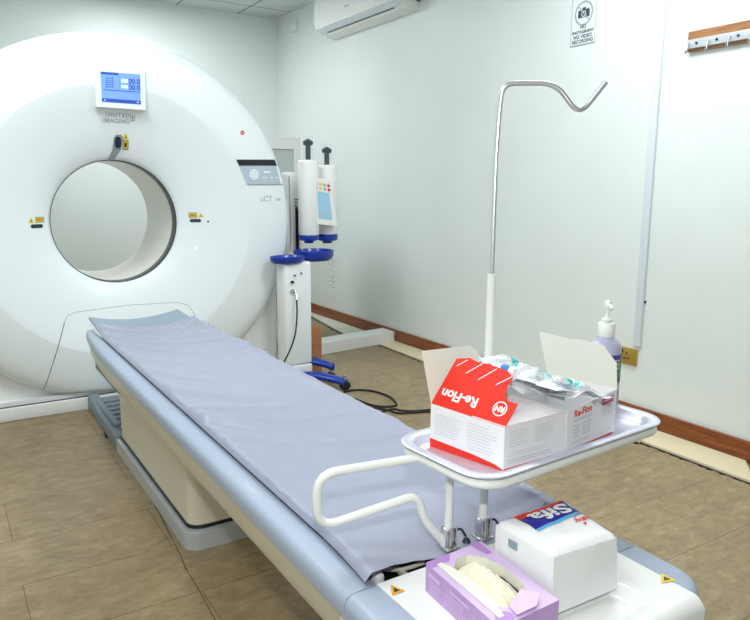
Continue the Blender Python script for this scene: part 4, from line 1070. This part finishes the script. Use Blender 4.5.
# coat rack
ra = wx(690.8, 33); yR = .9; zr1, zr0 = ra.z+.003, wx(690.8, 52.5).z
rk = empty('coat_rack', (XW, 1.5, zr0), 'wooden wall rack with a metal hook strip at the upper right', 'rack')
g = MB(); g.box((XW-.02, yR, zr0), (XW+.002, ra.y, zr1), .003); obj('backboard', g, M['wood'], rk)
g = MB(); g.box((XW-.03, yR+.01, zr0+.012), (XW-.02, ra.y-.004, zr0+.052), .002); stp = obj('hook_strip', g, M['alu'], rk)
for i in range(6):
    y = ra.y-.02-i*.10
    if y < yR+.02: break
    g = MB(); g.tube(smooth_path([(XW-.03, y, zr0+.035), (XW-.045, y, zr0+.03), (XW-.047, y, zr0-.008), (XW-.056, y, zr0-.012), (XW-.060, y, zr0+.004)], .012, 5), .004, 8); obj('hook', g, M['chrome'], rk)
    g = MB(); g.lathe([(.0001,-.0045),(.006,-.004),(.006,0)], V((XW-.03, y-.035, zr0+.032)), axis='x', n=12); obj('screw', g, M['oval'], stp)
# conduit + socket
c1 = wx(639.5, 347); g = MB(); g.box((XW-.018, c1.y-.012, .42), (XW, c1.y+.030, H-.005), .003)
cd = obj('cable_trunking', g, M['conduit']); tag(cd, 'narrow white vertical cable trunking on the right wall above the brass socket', 'trunking')
g = MB(); sa = wx(619, 344); sb = wx(637, 366)
sk = empty('wall_socket', (XW, (sa.y+sb.y)/2, .31), 'square brass wall socket under the white trunking', 'socket')
g.box((XW-.012, sb.y, .312), (XW, sa.y, .402), .002); obj('plate', g, M['brass'], sk)
kf = lambda a, b: V((XW-.0128, (sa.y+sb.y)/2 - a, .357+b))
g = MB(); rect_fn(g, kf, -.004, .006, .004, .022); rect_fn(g, kf, -.018, -.016, -.008, -.008); rect_fn(g, kf, .008, -.016, .018, -.008); rect_fn(g, kf, -.036, .012, -.022, .034); rect_fn(g, kf, -.02, -.016, .02, -.012); obj('pin_holes', g, M['black'], sk)
g = MB(); pz = wx(645.5, 302); g.lathe([(.0001,-.008),(.006,-.006),(.006,0)], V((XW, pz.y, pz.z)), axis='x', n=12); o = obj('wall_plug', g, M['black']); tag(o, 'tiny black wall plug beside the white trunking, above the socket', 'plug')
# switch box near corner
p = wx(295.5, 26.5); g = MB(); g.box((XW-.03, p.y-.05, p.z-.05), (XW+.002, p.y+.05, p.z+.05), .006); g.box((XW-.034, p.y-.02, p.z-.03), (XW-.03, p.y+.02, p.z+.02), .002)
o = obj('junction_box', g, M['plinth']); tag(o, 'small white junction box high on the right wall near the corner', 'box')

# ---------------------------------------------------------------- ceiling lights (outside the frame)
def clight(x, y, pw, lx=.6, ly=1.2, label=''):
    root = empty('ceiling_light', (x, y, H-.03), label, 'light', 'recessed ceiling light panels')
    g = MB(); a, b = lx/2, ly/2
    for s_ in (-1, 1): g.box((x+s_*a-.015, y-b-.015, H-.03), (x+s_*a+.015, y+b+.015, H)); g.box((x-a+.015, y+s_*b-.015, H-.03), (x+a-.015, y+s_*b+.015, H))
    obj('frame', g, M['white'], root)
    g = MB(); g.box((x-a+.015, y-b+.015, H-.012), (x+a-.015, y+b-.015, H-.002)); obj('diffuser', g, M['lamp'], root)
    l = bpy.data.lights.new('ceiling_lamp', 'AREA'); l.shape = 'RECTANGLE'; l.size = lx-.04; l.size_y = ly-.04; l.energy = pw; l.color = (.94, .985, 1)
    o = bpy.data.objects.new('ceiling_lamp', l); COL.objects.link(o); o.location = (x, y, H-.032)
clight(2.2, 1.9, 31, label='ceiling light panel nearest the right wall')
clight(-.5, .9, 14, label='ceiling light panel above the left of the room')
clight(.3, 2.9, 26, label='ceiling light panel in front of the scanner, left')
clight(1.6, 5.7, 30, .6, .6, label='ceiling light panel behind the scanner')
# camera flash
l = bpy.data.lights.new('camera_flash', 'AREA'); l.shape = 'RECTANGLE'; l.size = .06; l.size_y = .04; l.energy = 13; l.color = (1, .99, .97)
o = bpy.data.objects.new('camera_flash', l); COL.objects.link(o)
m5 = R3.to_4x4(); m5.translation = V((0, 0, 1.48)); o.matrix_world = m5

w = bpy.data.worlds.new('world'); bpy.context.scene.world = w; w.use_nodes = True
w.node_tree.nodes['Background'].inputs[0].default_value = (.8, .9, 1, 1); w.node_tree.nodes['Background'].inputs[1].default_value = .3
vs = bpy.context.scene.view_settings
vs.view_transform = 'Standard'; vs.look = 'None'; vs.gamma = 1; vs.exposure = 0; vs.use_curve_mapping = False
